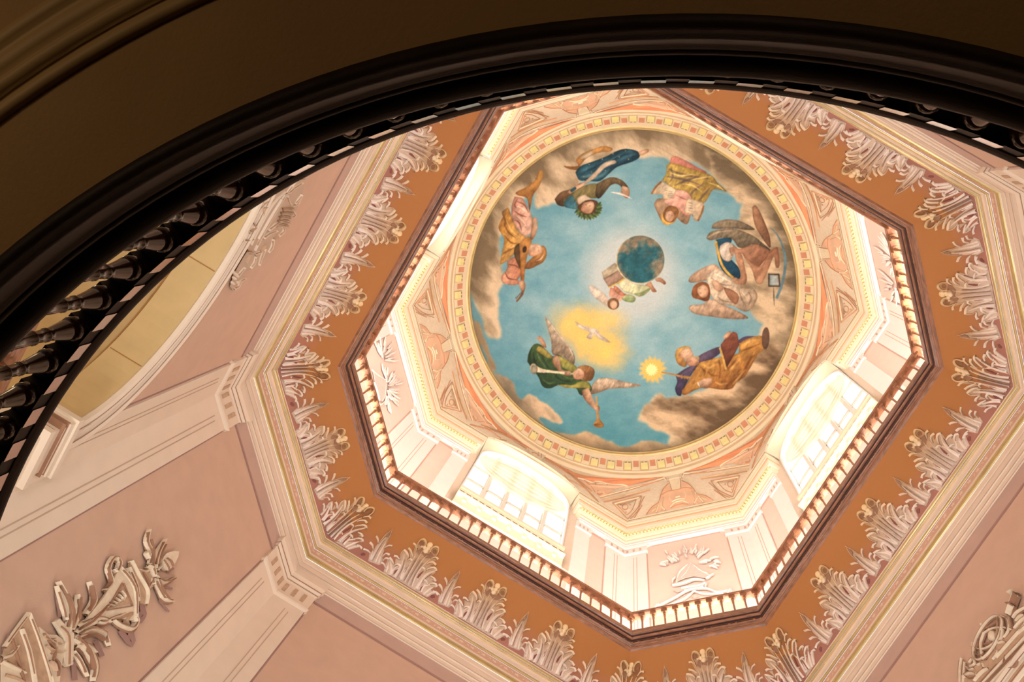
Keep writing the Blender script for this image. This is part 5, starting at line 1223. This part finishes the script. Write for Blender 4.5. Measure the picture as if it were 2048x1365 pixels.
# ================================================================== THINGS: painted reliefs
def planeF(s, view, ap=6.05):
    ox, oy, sc = view; n = nrm(s)
    def F(x, y, h):
        u, z = at_side(s, ap - .03, x / sc + ox, y / sc + oy); return P(s, u, z, ap - .03 - h)
    return F
class Rel:
    """a painted relief: three tones of strokes and shapes on one surface"""
    def __init__(s, F, sh=5): s.F = F; s.l, s.m, s.d, s.w = MB(), MB(), MB(), MB(); s.sh = sh
    def R(s, pts, w, t='l', tp=(.5, .5), h=.03, out=True, mid=1.0):
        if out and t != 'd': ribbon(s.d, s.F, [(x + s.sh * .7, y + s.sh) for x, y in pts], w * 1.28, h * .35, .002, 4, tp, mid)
        ribbon({'l': s.l, 'm': s.m, 'd': s.d, 'w': s.w}[t], s.F, pts, w, h * (.9 if t != 'd' else 1.3), h * .5 if t != 'd' else .002, 4, tp, mid)
        if t == 'l' and 24 <= w <= 66 and len(pts) > 2:
            q = cr(pts, 3); v1, v2 = [], []
            for i, (x, y) in enumerate(q):
                a, c = q[max(i - 1, 0)], q[min(i + 1, len(q) - 1)]; dx, dy = c[0] - a[0], c[1] - a[1]; l = math.hypot(dx, dy) or 1
                sg = 1 if (-dy + dx) * 1 < 0 else -1
                f = .16 * w * (1 - .5 * i / len(q)); v1.append((x + dy / l * f * sg * -1, y - dx / l * f * sg * -1)); f = .30 * w * (1 - .5 * i / len(q)); v2.append((x + dy / l * f * sg * -1, y - dx / l * f * sg * -1))
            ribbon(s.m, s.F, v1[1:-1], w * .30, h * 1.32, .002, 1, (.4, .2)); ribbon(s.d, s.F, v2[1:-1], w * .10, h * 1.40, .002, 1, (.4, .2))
    def Pg(s, pts, t='m', h=.012, n=0): poly({'l': s.l, 'm': s.m, 'd': s.d, 'w': s.w}[t], s.F, pts, h, n)
    def D(s, x, y, r, t='l', h=.05, ry=None):
        disc(s.d, s.F, x + s.sh * .7, y + s.sh, r * 1.15, h * .4, ry=(ry or r) * 1.15); disc({'l': s.l, 'm': s.m, 'w': s.w, 'd': s.d}[t], s.F, x, y, r, h, ry=ry)
    def build(s, name, label, cat, mats=('relief', 'relief_mid', 'relief_dark'), group=None, parent=None):
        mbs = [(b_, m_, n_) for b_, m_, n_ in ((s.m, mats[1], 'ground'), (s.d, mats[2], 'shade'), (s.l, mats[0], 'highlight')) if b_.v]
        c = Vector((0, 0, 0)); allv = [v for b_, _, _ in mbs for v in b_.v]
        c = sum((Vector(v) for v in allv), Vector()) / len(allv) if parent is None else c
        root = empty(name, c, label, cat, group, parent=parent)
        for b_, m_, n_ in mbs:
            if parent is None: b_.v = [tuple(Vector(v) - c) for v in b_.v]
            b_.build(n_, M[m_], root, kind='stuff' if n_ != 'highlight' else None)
        return root

# --- urn trophy painted on the lower-left short wall
VT = (0, 900, 2.926); r = Rel(planeF('S12', VT), 6)
sh = MB(); F = planeF('S12', VT)
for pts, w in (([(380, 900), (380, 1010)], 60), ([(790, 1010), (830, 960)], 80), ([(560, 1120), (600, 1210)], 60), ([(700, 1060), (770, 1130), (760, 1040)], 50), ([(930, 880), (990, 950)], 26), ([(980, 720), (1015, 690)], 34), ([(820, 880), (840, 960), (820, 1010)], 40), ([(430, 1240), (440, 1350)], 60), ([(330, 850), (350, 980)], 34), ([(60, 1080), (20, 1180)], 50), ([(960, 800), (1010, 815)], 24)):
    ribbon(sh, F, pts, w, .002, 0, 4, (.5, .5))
r.Pg([(30, 1140), (165, 952), (210, 1010), (240, 1060), (300, 1090), (350, 1110), (362, 1180), (350, 1250), (335, 1365), (0, 1365), (0, 1240)], 'm')
r.R([(20, 1160), (90, 1060), (165, 958)], 26, 'l', (1, 1)); r.R([(165, 960), (215, 1090), (260, 1230), (300, 1365)], 26, 'l', (1, 1)); r.R([(120, 1050), (165, 1180), (200, 1365)], 40, 'l', (1, 1)); r.R([(60, 1110), (100, 1250), (130, 1365)], 14, 'd', (1, 1))
r.R([(0, 1240), (80, 1280), (140, 1310)], 40, 'l', (1, .6)); r.R([(0, 1220), (60, 1200), (100, 1150)], 34, 'l', (1, .3)); r.R([(20, 1320), (90, 1340), (130, 1365)], 30, 'm', (1, 1)); r.Pg([(0, 1255), (100, 1300), (130, 1365), (0, 1365)], 'l', .02)
r.Pg([(215, 1040), (270, 1085), (320, 1088), (352, 1115), (370, 1165), (352, 1240), (335, 1362), (285, 1362), (262, 1220), (225, 1120)], 'l', .03)
for q, w in (([(240, 1090), (290, 1130), (345, 1140)], 26), ([(250, 1150), (300, 1180), (350, 1190)], 24), ([(270, 1240), (300, 1260), (310, 1300)], 30), ([(300, 1120), (310, 1160), (280, 1200)], 20)): r.R(q, w, 'm', h=.05)
for q, w in (([(262, 1120), (300, 1180), (290, 1240)], 12), ([(290, 1220), (325, 1260), (320, 1330)], 12), ([(235, 1080), (260, 1110), (300, 1110)], 10)): r.R(q, w, 'd', h=.05)
r.Pg([(302, 1012), (328, 994), (368, 1040), (412, 1080), (406, 1262), (378, 1274), (356, 1256), (366, 1130), (330, 1060)], 'l', .05); r.R([(332, 1040), (380, 1100), (380, 1260)], 10, 'd', h=.05, tp=(1, 1))
for q, w in (([(390, 1075), (410, 960), (380, 860), (332, 772)], 64), ([(410, 1060), (448, 960), (446, 850)], 50), ([(430, 1080), (520, 1010), (590, 950), (640, 900)], 50), ([(412, 1110), (500, 1170), (548, 1270), (535, 1360)], 64), ([(425, 1110), (520, 1060), (600, 1080), (628, 1150)], 54),
             ([(490, 970), (545, 880), (512, 775)], 46), ([(430, 1150), (500, 1150), (552, 1190)], 44), ([(440, 1040), (560, 990), (640, 1010)], 44), ([(560, 1010), (600, 1015), (640, 990), (720, 960)], 30), ([(420, 1180), (460, 1240), (500, 1330)], 36), ([(380, 1000), (360, 930), (320, 800)], 24)): r.R(q, w, 'l', (.7, .35), h=.04)
for q in ([(400, 1050), (405, 950), (370, 850)], [(430, 1100), (500, 1180), (530, 1290)], [(440, 1090), (530, 1080), (600, 1120)], [(440, 1060), (520, 1010), (600, 930)], [(500, 950), (530, 880), (515, 800)], [(440, 1000), (445, 920), (448, 870)]): r.R(q, 11, 'd', h=.06)
r.Pg([(540, 935), (600, 860), (650, 770), (690, 690), (740, 760), (775, 835), (780, 1005), (740, 1000), (660, 985), (600, 1000), (470, 1060), (490, 1000)], 'l', .03)
r.Pg([(610, 935), (650, 880), (702, 790), (735, 860), (752, 905), (700, 915)], 'm', .036)
for k in range(5): r.R([(690 - k * 18, 830 + k * 20), (712 - k * 16, 860 + k * 14), (700 - k * 16, 890 + k * 8)], 18, 'l', h=.05); r.R([(678 - k * 18, 838 + k * 20), (700 - k * 16, 868 + k * 14)], 6, 'd', h=.05)
for q in ([(700, 785), (610, 940)], [(705, 785), (758, 915)], [(760, 918), (600, 945)]): r.R(q, 9, 'd', (1, 1), h=.04)
r.R([(688, 690), (745, 755), (782, 840), (782, 1012)], 28, 'l', (1, 1), h=.05)
r.R([(595, 830), (640, 780), (622, 700), (655, 636), (690, 660), (672, 715), (655, 700)], 30, 'l', (.4, .7), h=.05); r.R([(650, 1000), (690, 1030), (760, 1050), (790, 1010), (780, 975)], 34, 'l', (.4, .8), h=.05)
r.R([(640, 1000), (700, 985), (760, 960), (730, 1000), (740, 1030)], 30, 'm', h=.04)
r.Pg([(750, 648), (800, 668), (812, 700), (850, 712), (882, 745), (888, 800), (856, 830), (840, 912), (780, 885), (790, 800), (745, 730)], 'm', .03)
r.R([(755, 652), (800, 740), (850, 830), (842, 908)], 22, 'l', (1, 1), h=.05); r.R([(745, 690), (790, 800), (800, 890)], 26, 'l', (1, 1), h=.04); r.R([(800, 700), (850, 715), (870, 700)], 22, 'l'); r.R([(860, 820), (880, 780), (890, 760)], 26, 'l'); r.R([(820, 720), (850, 780), (848, 820)], 10, 'd', h=.05)
r.R([(845, 680), (880, 700), (890, 750)], 26, 'l', (1, 1), h=.06)
for q, w in (([(868, 690), (880, 610), (850, 540), (862, 470)], 36), ([(896, 700), (915, 610), (958, 525)], 34), ([(858, 640), (845, 610), (870, 600), (870, 640)], 16), ([(900, 740), (940, 780), (1022, 742)], 40), ([(895, 750), (930, 830), (960, 880), (1002, 892)], 34), ([(890, 790), (880, 760), (910, 770)], 26), ([(905, 715), (930, 680)], 30)): r.R(q, w, 'l', (.8, .25), h=.05)
for q in ([(870, 680), (872, 600), (858, 530)], [(905, 760), (960, 775), (1000, 760)], [(905, 770), (935, 840), (965, 880)], [(900, 680), (925, 600), (945, 560)]): r.R(q, 8, 'd', h=.07)
r.Pg([(930, 645), (955, 610), (1026, 600), (1005, 665), (965, 712), (938, 692)], 'l', .06, 2); r.R([(935, 650), (960, 690), (965, 710)], 9, 'd', h=.06); r.R([(950, 640), (975, 660), (985, 690)], 7, 'd', h=.07)
t_ = r.build('urn_trophy', 'large tan painted urn with acanthus leaves on the pink lower-left wall panel', 'wall ornament')
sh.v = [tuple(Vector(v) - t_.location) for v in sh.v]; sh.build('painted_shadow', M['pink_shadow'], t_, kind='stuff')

# --- armillary sphere trophy on the lower right wall
VZ = (1840, 1150, 6.35); r = Rel(planeF('L3', VZ), 6)
r.Pg([(500, 1400), (520, 1290), (600, 1250), (700, 1180), (760, 1110), (860, 1090), (960, 960), (1000, 860), (1110, 800), (1200, 680), (1250, 560), (1420, 430), (1500, 1500), (500, 1500)], 'm')
ell = lambda cx, cy, a_, b_, rot, n=20: [(cx + a_ * math.cos(t) * math.cos(rot) - b_ * math.sin(t) * math.sin(rot), cy + a_ * math.cos(t) * math.sin(rot) + b_ * math.sin(t) * math.cos(rot)) for t in [2 * PI * i / n for i in range(n + 1)]]
r.R(ell(872, 810, 310, 125, math.radians(-62)), 24, 'l', (1, 1)); r.R([(985, 515), (1040, 580), (1040, 730), (990, 860)], 26, 'l', (1, .7)); r.R([(1040, 530), (1110, 560), (1145, 640), (1130, 740), (1080, 810)], 24, 'l', (.6, .7))
r.R([(700, 925), (780, 955), (880, 930), (980, 860)], 20, 'l', (1, 1)); r.R([(815, 760), (940, 690), (1110, 680)], 18, 'l', (1, 1)); r.R([(830, 745), (785, 870), (792, 1000), (806, 1095)], 26, 'l', (1, 1)); r.R([(1000, 560), (1000, 700), (980, 800)], 14, 'm')
r.D(925, 790, 52, 'l', .06, ry=78)
for x, y, q in ((880, 685, 15), (795, 995, 17), (1160, 700, 17), (685, 885, 16), (795, 640, 24), (680, 910, 12)): r.D(x, y, q, 'l', .05)
r.R([(1140, 525), (1172, 420), (1225, 265)], 78, 'l', (.75, 1.1), h=.06); r.R([(1165, 265), (1220, 230), (1285, 262)], 22, 'l', (.7, .7), h=.07); r.R([(1150, 400), (1200, 395), (1230, 410)], 16, 'd', h=.08); r.R([(1255, 270), (1230, 350), (1200, 420)], 14, 'd', h=.08); r.R([(1140, 540), (1150, 620), (1170, 690)], 34, 'm')
for a_, b_, w, t in (((800, 1400), (1420, 730), 44, 'l'), ((880, 1430), (1420, 850), 26, 'l'), ((980, 1060), (1420, 560), 40, 'l'), ((940, 1440), (1420, 930), 12, 'd'), ((780, 1390), (1000, 1150), 14, 'd'), ((840, 1400), (1420, 790), 12, 'd')): r.R([a_, ((a_[0] + b_[0]) / 2, (a_[1] + b_[1]) / 2), b_], w, t, (1, 1))
for q, w in (([(1190, 560), (1250, 480), (1400, 400)], 40), ([(1230, 600), (1280, 540), (1340, 520)], 70), ([(1210, 690), (1300, 590), (1420, 500)], 40), ([(1250, 760), (1330, 690), (1420, 610)], 46), ([(540, 1070), (520, 1200), (520, 1400)], 30), ([(580, 1120), (570, 1250), (560, 1400)], 22), ([(640, 1130), (680, 1080), (710, 1140), (650, 1180)], 28), ([(560, 1310), (650, 1260), (740, 1290), (700, 1360)], 60), ([(600, 1180), (640, 1220), (700, 1200)], 30), ([(720, 1330), (800, 1240), (880, 1200)], 60), ([(740, 1160), (800, 1140), (820, 1190)], 40), ([(1000, 880), (1070, 860), (1110, 870)], 40), ([(1060, 700), (1050, 800), (1010, 870)], 40), ([(970, 960), (1000, 1000), (940, 1090)], 30)): r.R(q, w, 'l', (.7, .6))
for q, w in (([(770, 830), (760, 900), (730, 960)], 22), ([(870, 700), (960, 640), (1010, 600)], 14), ([(840, 900), (900, 890), (940, 870)], 26), ([(720, 1000), (760, 1040), (830, 1040)], 20), ([(1090, 1140), (1110, 1040)], 10), ([(1200, 1140), (1210, 1050), (1290, 990)], 12), ([(1120, 1220), (1240, 1180), (1270, 1110)], 12), ([(590, 1290), (640, 1330), (740, 1310)], 10)): r.R(q, w, 'd', h=.04)
r.build('armillary_sphere_trophy', 'tan painted armillary sphere and telescope on the lower right wall above an arch', 'wall ornament')

# --- keystone cartouche over the tall arch on the left
VK = (450, 350, 5.056); r = Rel(planeF('L1', VK), 5)
r.Pg([(160, 655), (325, 330), (430, 250), (560, 150), (700, 60), (810, 40), (770, 190), (740, 300), (700, 400), (640, 460), (600, 560), (540, 620), (480, 640), (470, 760), (340, 910), (260, 960), (200, 970), (150, 1120), (80, 1175), (50, 1130), (90, 1000), (170, 860), (230, 760)], 'm')
for q, w in (([(170, 655), (330, 345), (480, 220)], 26), ([(290, 760), (400, 540), (560, 260), (700, 60)], 30), ([(250, 700), (350, 500), (480, 280), (600, 160)], 20), ([(325, 640), (440, 440), (560, 240)], 20), ([(620, 190), (650, 290), (720, 290), (765, 190)], 36), ([(700, 290), (735, 240), (770, 195)], 26), ([(660, 340), (700, 400), (650, 430)], 34),
             ([(430, 560), (500, 500), (560, 460)], 40), ([(380, 640), (440, 590), (520, 560)], 40), ([(530, 620), (590, 560), (570, 500)], 40), ([(480, 640), (470, 720), (430, 780)], 46), ([(400, 740), (360, 830), (335, 910)], 40), ([(290, 800), (330, 780), (360, 770)], 34), ([(110, 1030), (150, 980), (190, 930)], 30), ([(80, 1150), (130, 1120), (150, 1070), (200, 1040)], 36), ([(250, 940), (290, 880), (300, 820)], 34), ([(590, 190), (640, 170), (700, 120), (780, 70)], 30), ([(230, 580), (270, 600), (250, 560)], 20)): r.R(q, w, 'l', (.7, .5))
for k in range(5): r.R([(500 + k * 16, 500 - k * 42), (560 + k * 14, 488 - k * 40), (620 + k * 14, 500 - k * 42)], 13, 'd', h=.04)
for k in range(5): r.R([(505 + k * 16, 518 - k * 42), (565 + k * 14, 506 - k * 40), (625 + k * 14, 518 - k * 42)], 15, 'l', h=.04, out=False)
for x, y in ((95, 990), (90, 1040), (75, 1090), (120, 1080), (110, 1010)): r.D(x, y, 20, 'l', .05)
for q, w in (([(360, 400), (380, 330), (420, 300)], 14), ([(240, 560), (290, 520), (270, 480)], 14), ([(190, 650), (270, 640)], 10), ([(210, 760), (260, 770)], 14), ([(480, 640), (520, 600)], 12), ([(200, 880), (240, 800)], 20), ([(350, 760), (400, 700)], 16)): r.R(q, w, 'd', h=.04)
kc = r.build('keystone_cartouche', 'cream carved cartouche and garland over the tall arch on the left wall', 'wall ornament', ('cream', 'cream_shade', 'relief_mid'))

# --- urns painted on the pale short panels of the drum
VQ = (1200, 960, 5.1125)
def urn_panel(s, view, kind):
    F = planeF(s, view); r = Rel(F, 4); rg = random.Random(3)
    if kind == 'urn':
        for i in range(46):
            x = rg.uniform(660, 1180); t = (x - 660) / 520; y = 700 + abs(x - 900) * .32 + rg.uniform(0, 120); a = math.atan2(y - 900, x - 900) + rg.uniform(-.5, .5); l = rg.uniform(40, 80)
            r.R([(x, y), (x + l * .5 * math.cos(a), y + l * .5 * math.sin(a) - 8), (x + l * math.cos(a), y + l * math.sin(a))], rg.uniform(16, 26), 'l', (.7, .2), h=.02)
        r.Pg([(900, 850), (960, 870), (1010, 930), (1110, 985), (1060, 1010), (960, 990), (870, 1010), (800, 1040), (790, 1010), (850, 940)], 'm', .02)
        for q, w in (([(900, 870), (810, 950), (780, 1060)], 26), ([(930, 860), (890, 940), (830, 1010)], 12), ([(960, 880), (1040, 940), (1100, 960)], 22), ([(1080, 950), (1120, 990), (1080, 1010), (1160, 965)], 18), ([(740, 1080), (850, 1060), (960, 1020), (1070, 1030)], 26), ([(830, 1110), (1000, 1085), (1080, 1060), (1070, 1100)], 26), ([(860, 1135), (960, 1120), (1060, 1095)], 16), ([(600, 1290), (760, 1210), (900, 1130), (1080, 1110), (1200, 1150), (1330, 1130)], 22), ([(700, 1290), (860, 1220), (960, 1140)], 16), ([(960, 1140), (1080, 1170), (1260, 1160)], 14), ([(560, 1310), (600, 1270), (590, 1300)], 26), ([(1300, 1170), (1330, 1120), (1350, 1150)], 26), ([(750, 1060), (740, 1030), (770, 1000)], 14)): r.R(q, w, 'l', (.8, .6), h=.02)
        for q in ([(930, 1195), (975, 1175), (1020, 1190), (970, 1215)], [(745, 1130), (800, 1105), (862, 1138), (790, 1155)], [(740, 1030), (770, 1075), (720, 1070)]): r.Pg(q, 'd', .004)
    else:
        for i in range(60):
            cx, cy = (1820, 620) if i % 3 else (1760, 260); a = rg.uniform(-1.9, 1.9) if i % 3 else rg.uniform(-2.6, .3); r0 = rg.uniform(20, 150); l = rg.uniform(70, 150)
            x, y = cx + r0 * math.cos(a) * .7, cy + r0 * math.sin(a) * 1.3
            r.R([(x, y), (x + l * .5 * math.cos(a), y + l * .5 * math.sin(a) + 6), (x + l * math.cos(a) * .9, y + l * math.sin(a))], rg.uniform(16, 28), 'l', (.7, .15), h=.02)
        r.Pg([(1640, 420), (1700, 470), (1790, 510), (1800, 560), (1780, 760), (1730, 780), (1690, 640), (1660, 540)], 'm', .02)
        for q, w in (([(1620, 380), (1680, 440), (1800, 520)], 22), ([(1650, 540), (1690, 650), (1720, 780)], 22), ([(1800, 560), (1790, 700), (1750, 790)], 20), ([(1700, 800), (1740, 830), (1800, 780)], 18)): r.R(q, w, 'l', (.8, .5), h=.02)
    return r
r = urn_panel('S34', VQ, 'urn'); r.build('urn_relief', 'white painted urn with foliage on the pale pink drum panel at the bottom', 'wall ornament', ('rel_up', 'rel_up_mid', 'rel_up_mid'))
r = urn_panel('S12', (490, 680, 6.4), 'plume'); pr = r.build('plume_relief', 'white painted plumes and urn on the pale pink drum panel at the left', 'wall ornament', ('rel_up', 'rel_up_mid', 'rel_up_mid'))
c = pr.copy(); COL.objects.link(c); c.rotation_euler.z = PI; c.location = (-pr.location.x, -pr.location.y, pr.location.z); c['label'] = 'white painted plumes and urn on the pale pink drum panel at the right'
for ch in pr.children:
    d = ch.copy(); COL.objects.link(d); d.parent = c

# --- painted architecture of the pendentives
VPn = (1120, 930, 6.827)
def FPn(x, y, h):
    X = at_loft(x / 6.827 + 1120, y / 6.827 + 930); n = Vector((X.x, X.y, 0)).normalized()
    h += .004
    return Vector((X.x - n.x * h, X.y - n.y * h, X.z - h * .25))
r = Rel(FPn, 4); og = MB(); nc = MB()
poly(og, FPn, [(-330, -170), (-210, -105), (0, 6), (130, 92), (330, 148), (600, 182), (800, 192), (1000, 192), (1200, 184), (1420, 165), (920, 292), (860, 278), (640, 264), (560, 238), (490, 242), (430, 240), (330, 204), (240, 184), (100, 104), (0, 32), (-210, -88), (-330, -160)], .004, skirt=False)
poly(og, FPn, [(-862, -478), (-780, -478), (-600, -345), (-430, -245), (-330, -180), (-340, -160), (-440, -235), (-640, -350)], .004, skirt=False)
poly(nc, FPn, [(250, 195), (430, 252), (640, 276), (900, 296), (760, 330), (620, 420), (540, 440), (470, 380), (340, 280)], .004, skirt=False)
poly(nc, FPn, [(1180, 688), (1250, 590), (1345, 520), (1372, 430), (1410, 340), (1480, 262), (1530, 350), (1600, 345), (1640, 338), (1664, 574)], .004, skirt=False)
for q, w, t in (([(570, 492), (900, 412), (1240, 335)], 26, 'm'), ([(600, 516), (900, 446), (1230, 352)], 9, 'd'), ([(640, 415), (1000, 320), (1340, 228)], 9, 'd'), ([(540, 445), (800, 375), (1100, 290), (1420, 185)], 22, 'l'),
                ([(715, 527), (1115, 430)], 9, 'd'), ([(1115, 430), (1062, 590), (925, 748)], 9, 'd'), ([(715, 527), (925, 748)], 9, 'd'), ([(775, 550), (1040, 480)], 7, 'd'), ([(1040, 480), (985, 620), (912, 695)], 7, 'd'), ([(775, 550), (912, 695)], 7, 'd'), ([(745, 538), (1078, 455)], 12, 'l'),
                ([(960, 745), (1050, 650), (1100, 540), (1150, 440)], 7, 'd'), ([(1010, 738), (1060, 660), (1120, 560)], 7, 'd'), ([(1180, 688), (1250, 590), (1345, 520), (1372, 430), (1410, 340), (1480, 262)], 10, 'd'),
                ([(0, 55), (160, 160), (350, 330), (520, 500)], 7, 'd'), ([(60, 150), (200, 320)], 6, 'd'), ([(130, 210), (330, 322), (450, 440), (530, 520)], 9, 'd'), ([(-200, -60), (0, 55)], 7, 'd'), ([(100, 90), (300, 260), (430, 370)], 7, 'd'), ([(240, 184), (330, 206), (430, 242), (490, 234), (560, 238), (640, 262), (760, 270), (860, 280), (925, 294)], 16, 'l'),
                ([(1440, 622), (1375, 560), (1362, 490)], 30, 'l'), ([(1495, 420), (1500, 470), (1530, 510)], 14, 'l'), ([(1250, 640), (1300, 600), (1340, 560)], 34, 'm'), ([(1310, 660), (1330, 600), (1345, 555)], 26, 'l'), ([(1380, 640), (1400, 540), (1410, 450)], 12, 'm'), ([(1500, 590), (1570, 520), (1655, 500)], 22, 'l'), ([(1520, 600), (1590, 560), (1660, 545)], 12, 'd'), ([(1530, 510), (1600, 478), (1650, 470)], 16, 'l'), ([(1580, 450), (1640, 436)], 20, 'l'), ([(1390, 420), (1480, 370), (1600, 352)], 10, 'd'),
                ([(1480, 195), (1530, 352)], 8, 'd'), ([(1420, 170), (1460, 215), (1600, 180)], 20, 'l'), ([(1440, 185), (1470, 235)], 9, 'd'), ([(490, 330), (560, 322), (640, 350), (655, 385)], 24, 'l'), ([(500, 372), (570, 350), (630, 392)], 10, 'd'), ([(482, 250), (486, 290), (515, 305)], 18, 'd'), ([(645, 280), (630, 320)], 18, 'd'), ([(500, 270), (560, 260), (630, 280)], 24, 'l'), ([(510, 390), (530, 415), (580, 400)], 18, 'd'), ([(330, 220), (420, 300), (480, 380)], 9, 'd')):
    r.R(q, w, t, (.8, .8), h=.02, out=(t == 'l' and w > 20))
ring2(r.d, FPn, 890, 582, 38, 12, .02, 12); r.D(830, 552, 10, 'd', .01); r.D(955, 545, 10, 'd', .01); r.D(905, 650, 12, 'd', .01)
poly(r.l, FPn, [(1482, 200), (1605, 182), (1612, 338), (1532, 350)], .012); poly(r.w, FPn, [(1528, 262), (1600, 242), (1605, 330), (1570, 300)], .02)
r.l.v += []
b_ = len(r.l.v); r.l.v += r.w.v; r.l.f += [tuple(b_ + i for i in f) for f in r.w.f]; r.w = MB()
mats_ = {'ground': M['ring_tan'], 'shade': M['relief_dark'], 'highlight': M['ring'], 'orange': M['orange'], 'niche': M['niche']}
M['pen_shade'] = mat('tan_painted_outline', (206, 156, 118), 0.7, var=0.05)
for k_, (s_, wd) in enumerate((('S34', 'bottom'), ('S12', 'left'), ('S78', 'top left'), ('S56', 'right'))):
    if k_ == 0:
        pm = empty('trim_13', (0, 0, 0), 'painted niche, urn and garlands on the %s pendentive' % wd, kind='structure')
        for nm, mb_, mt_ in (('orange_field', og, 'orange'), ('niche_field', nc, 'niche'), ('ground', r.m, 'ring_tan'), ('outline', r.d, 'pen_shade'), ('highlight', r.l, 'ring')):
            n0 = len(mb_.v); mb_.v += [(y, x, z) for x, y, z in mb_.v]; mb_.f += [tuple(n0 + i for i in f[::-1]) for f in mb_.f]
            mb_.build(nm, M[mt_], pm)
    else: c = copy_tree(pm, k_ * PI / 2, 'painted niche, urn and garlands on the %s pendentive' % wd); c.name = 'trim_%d' % (13 + k_)
# keystones of the four window arches
kb = MB(); VW = (900, 860, 6.827)
def FW(x, y, h):
    X = at_loft(x / 6.827 + 900, y / 6.827 + 860); n = Vector((X.x, X.y, 0)).normalized(); return Vector((X.x - n.x * h, X.y - n.y * h, X.z - h * .3))
poly(kb, FW, [(1050, 285), (1150, 325), (1290, 385), (1240, 442), (1150, 402), (1085, 345)], .10)
kd = MB()
for q in ([(1095, 345), (1150, 355), (1200, 395)], [(1190, 340), (1180, 395)], [(1230, 360), (1225, 425)]): ribbon(kd, FW, q, 14, .115, .004, 3, (.8, .8))
for k_ in range(4):
    pr_ = [o for o in bpy.data.objects if o.name == ('window_1', 'window_3', 'window_4', 'window_2')[k_]][0]
    if k_ == 0: ko = kb.build('keystone', M['relief'], pr_); kl = kd.build('keystone_scroll', M['pen_shade'], ko)
    else:
        c = ko.copy(); COL.objects.link(c); c.parent = pr_; c.rotation_euler.z = k_ * PI / 2; d = kl.copy(); COL.objects.link(d); d.parent = c
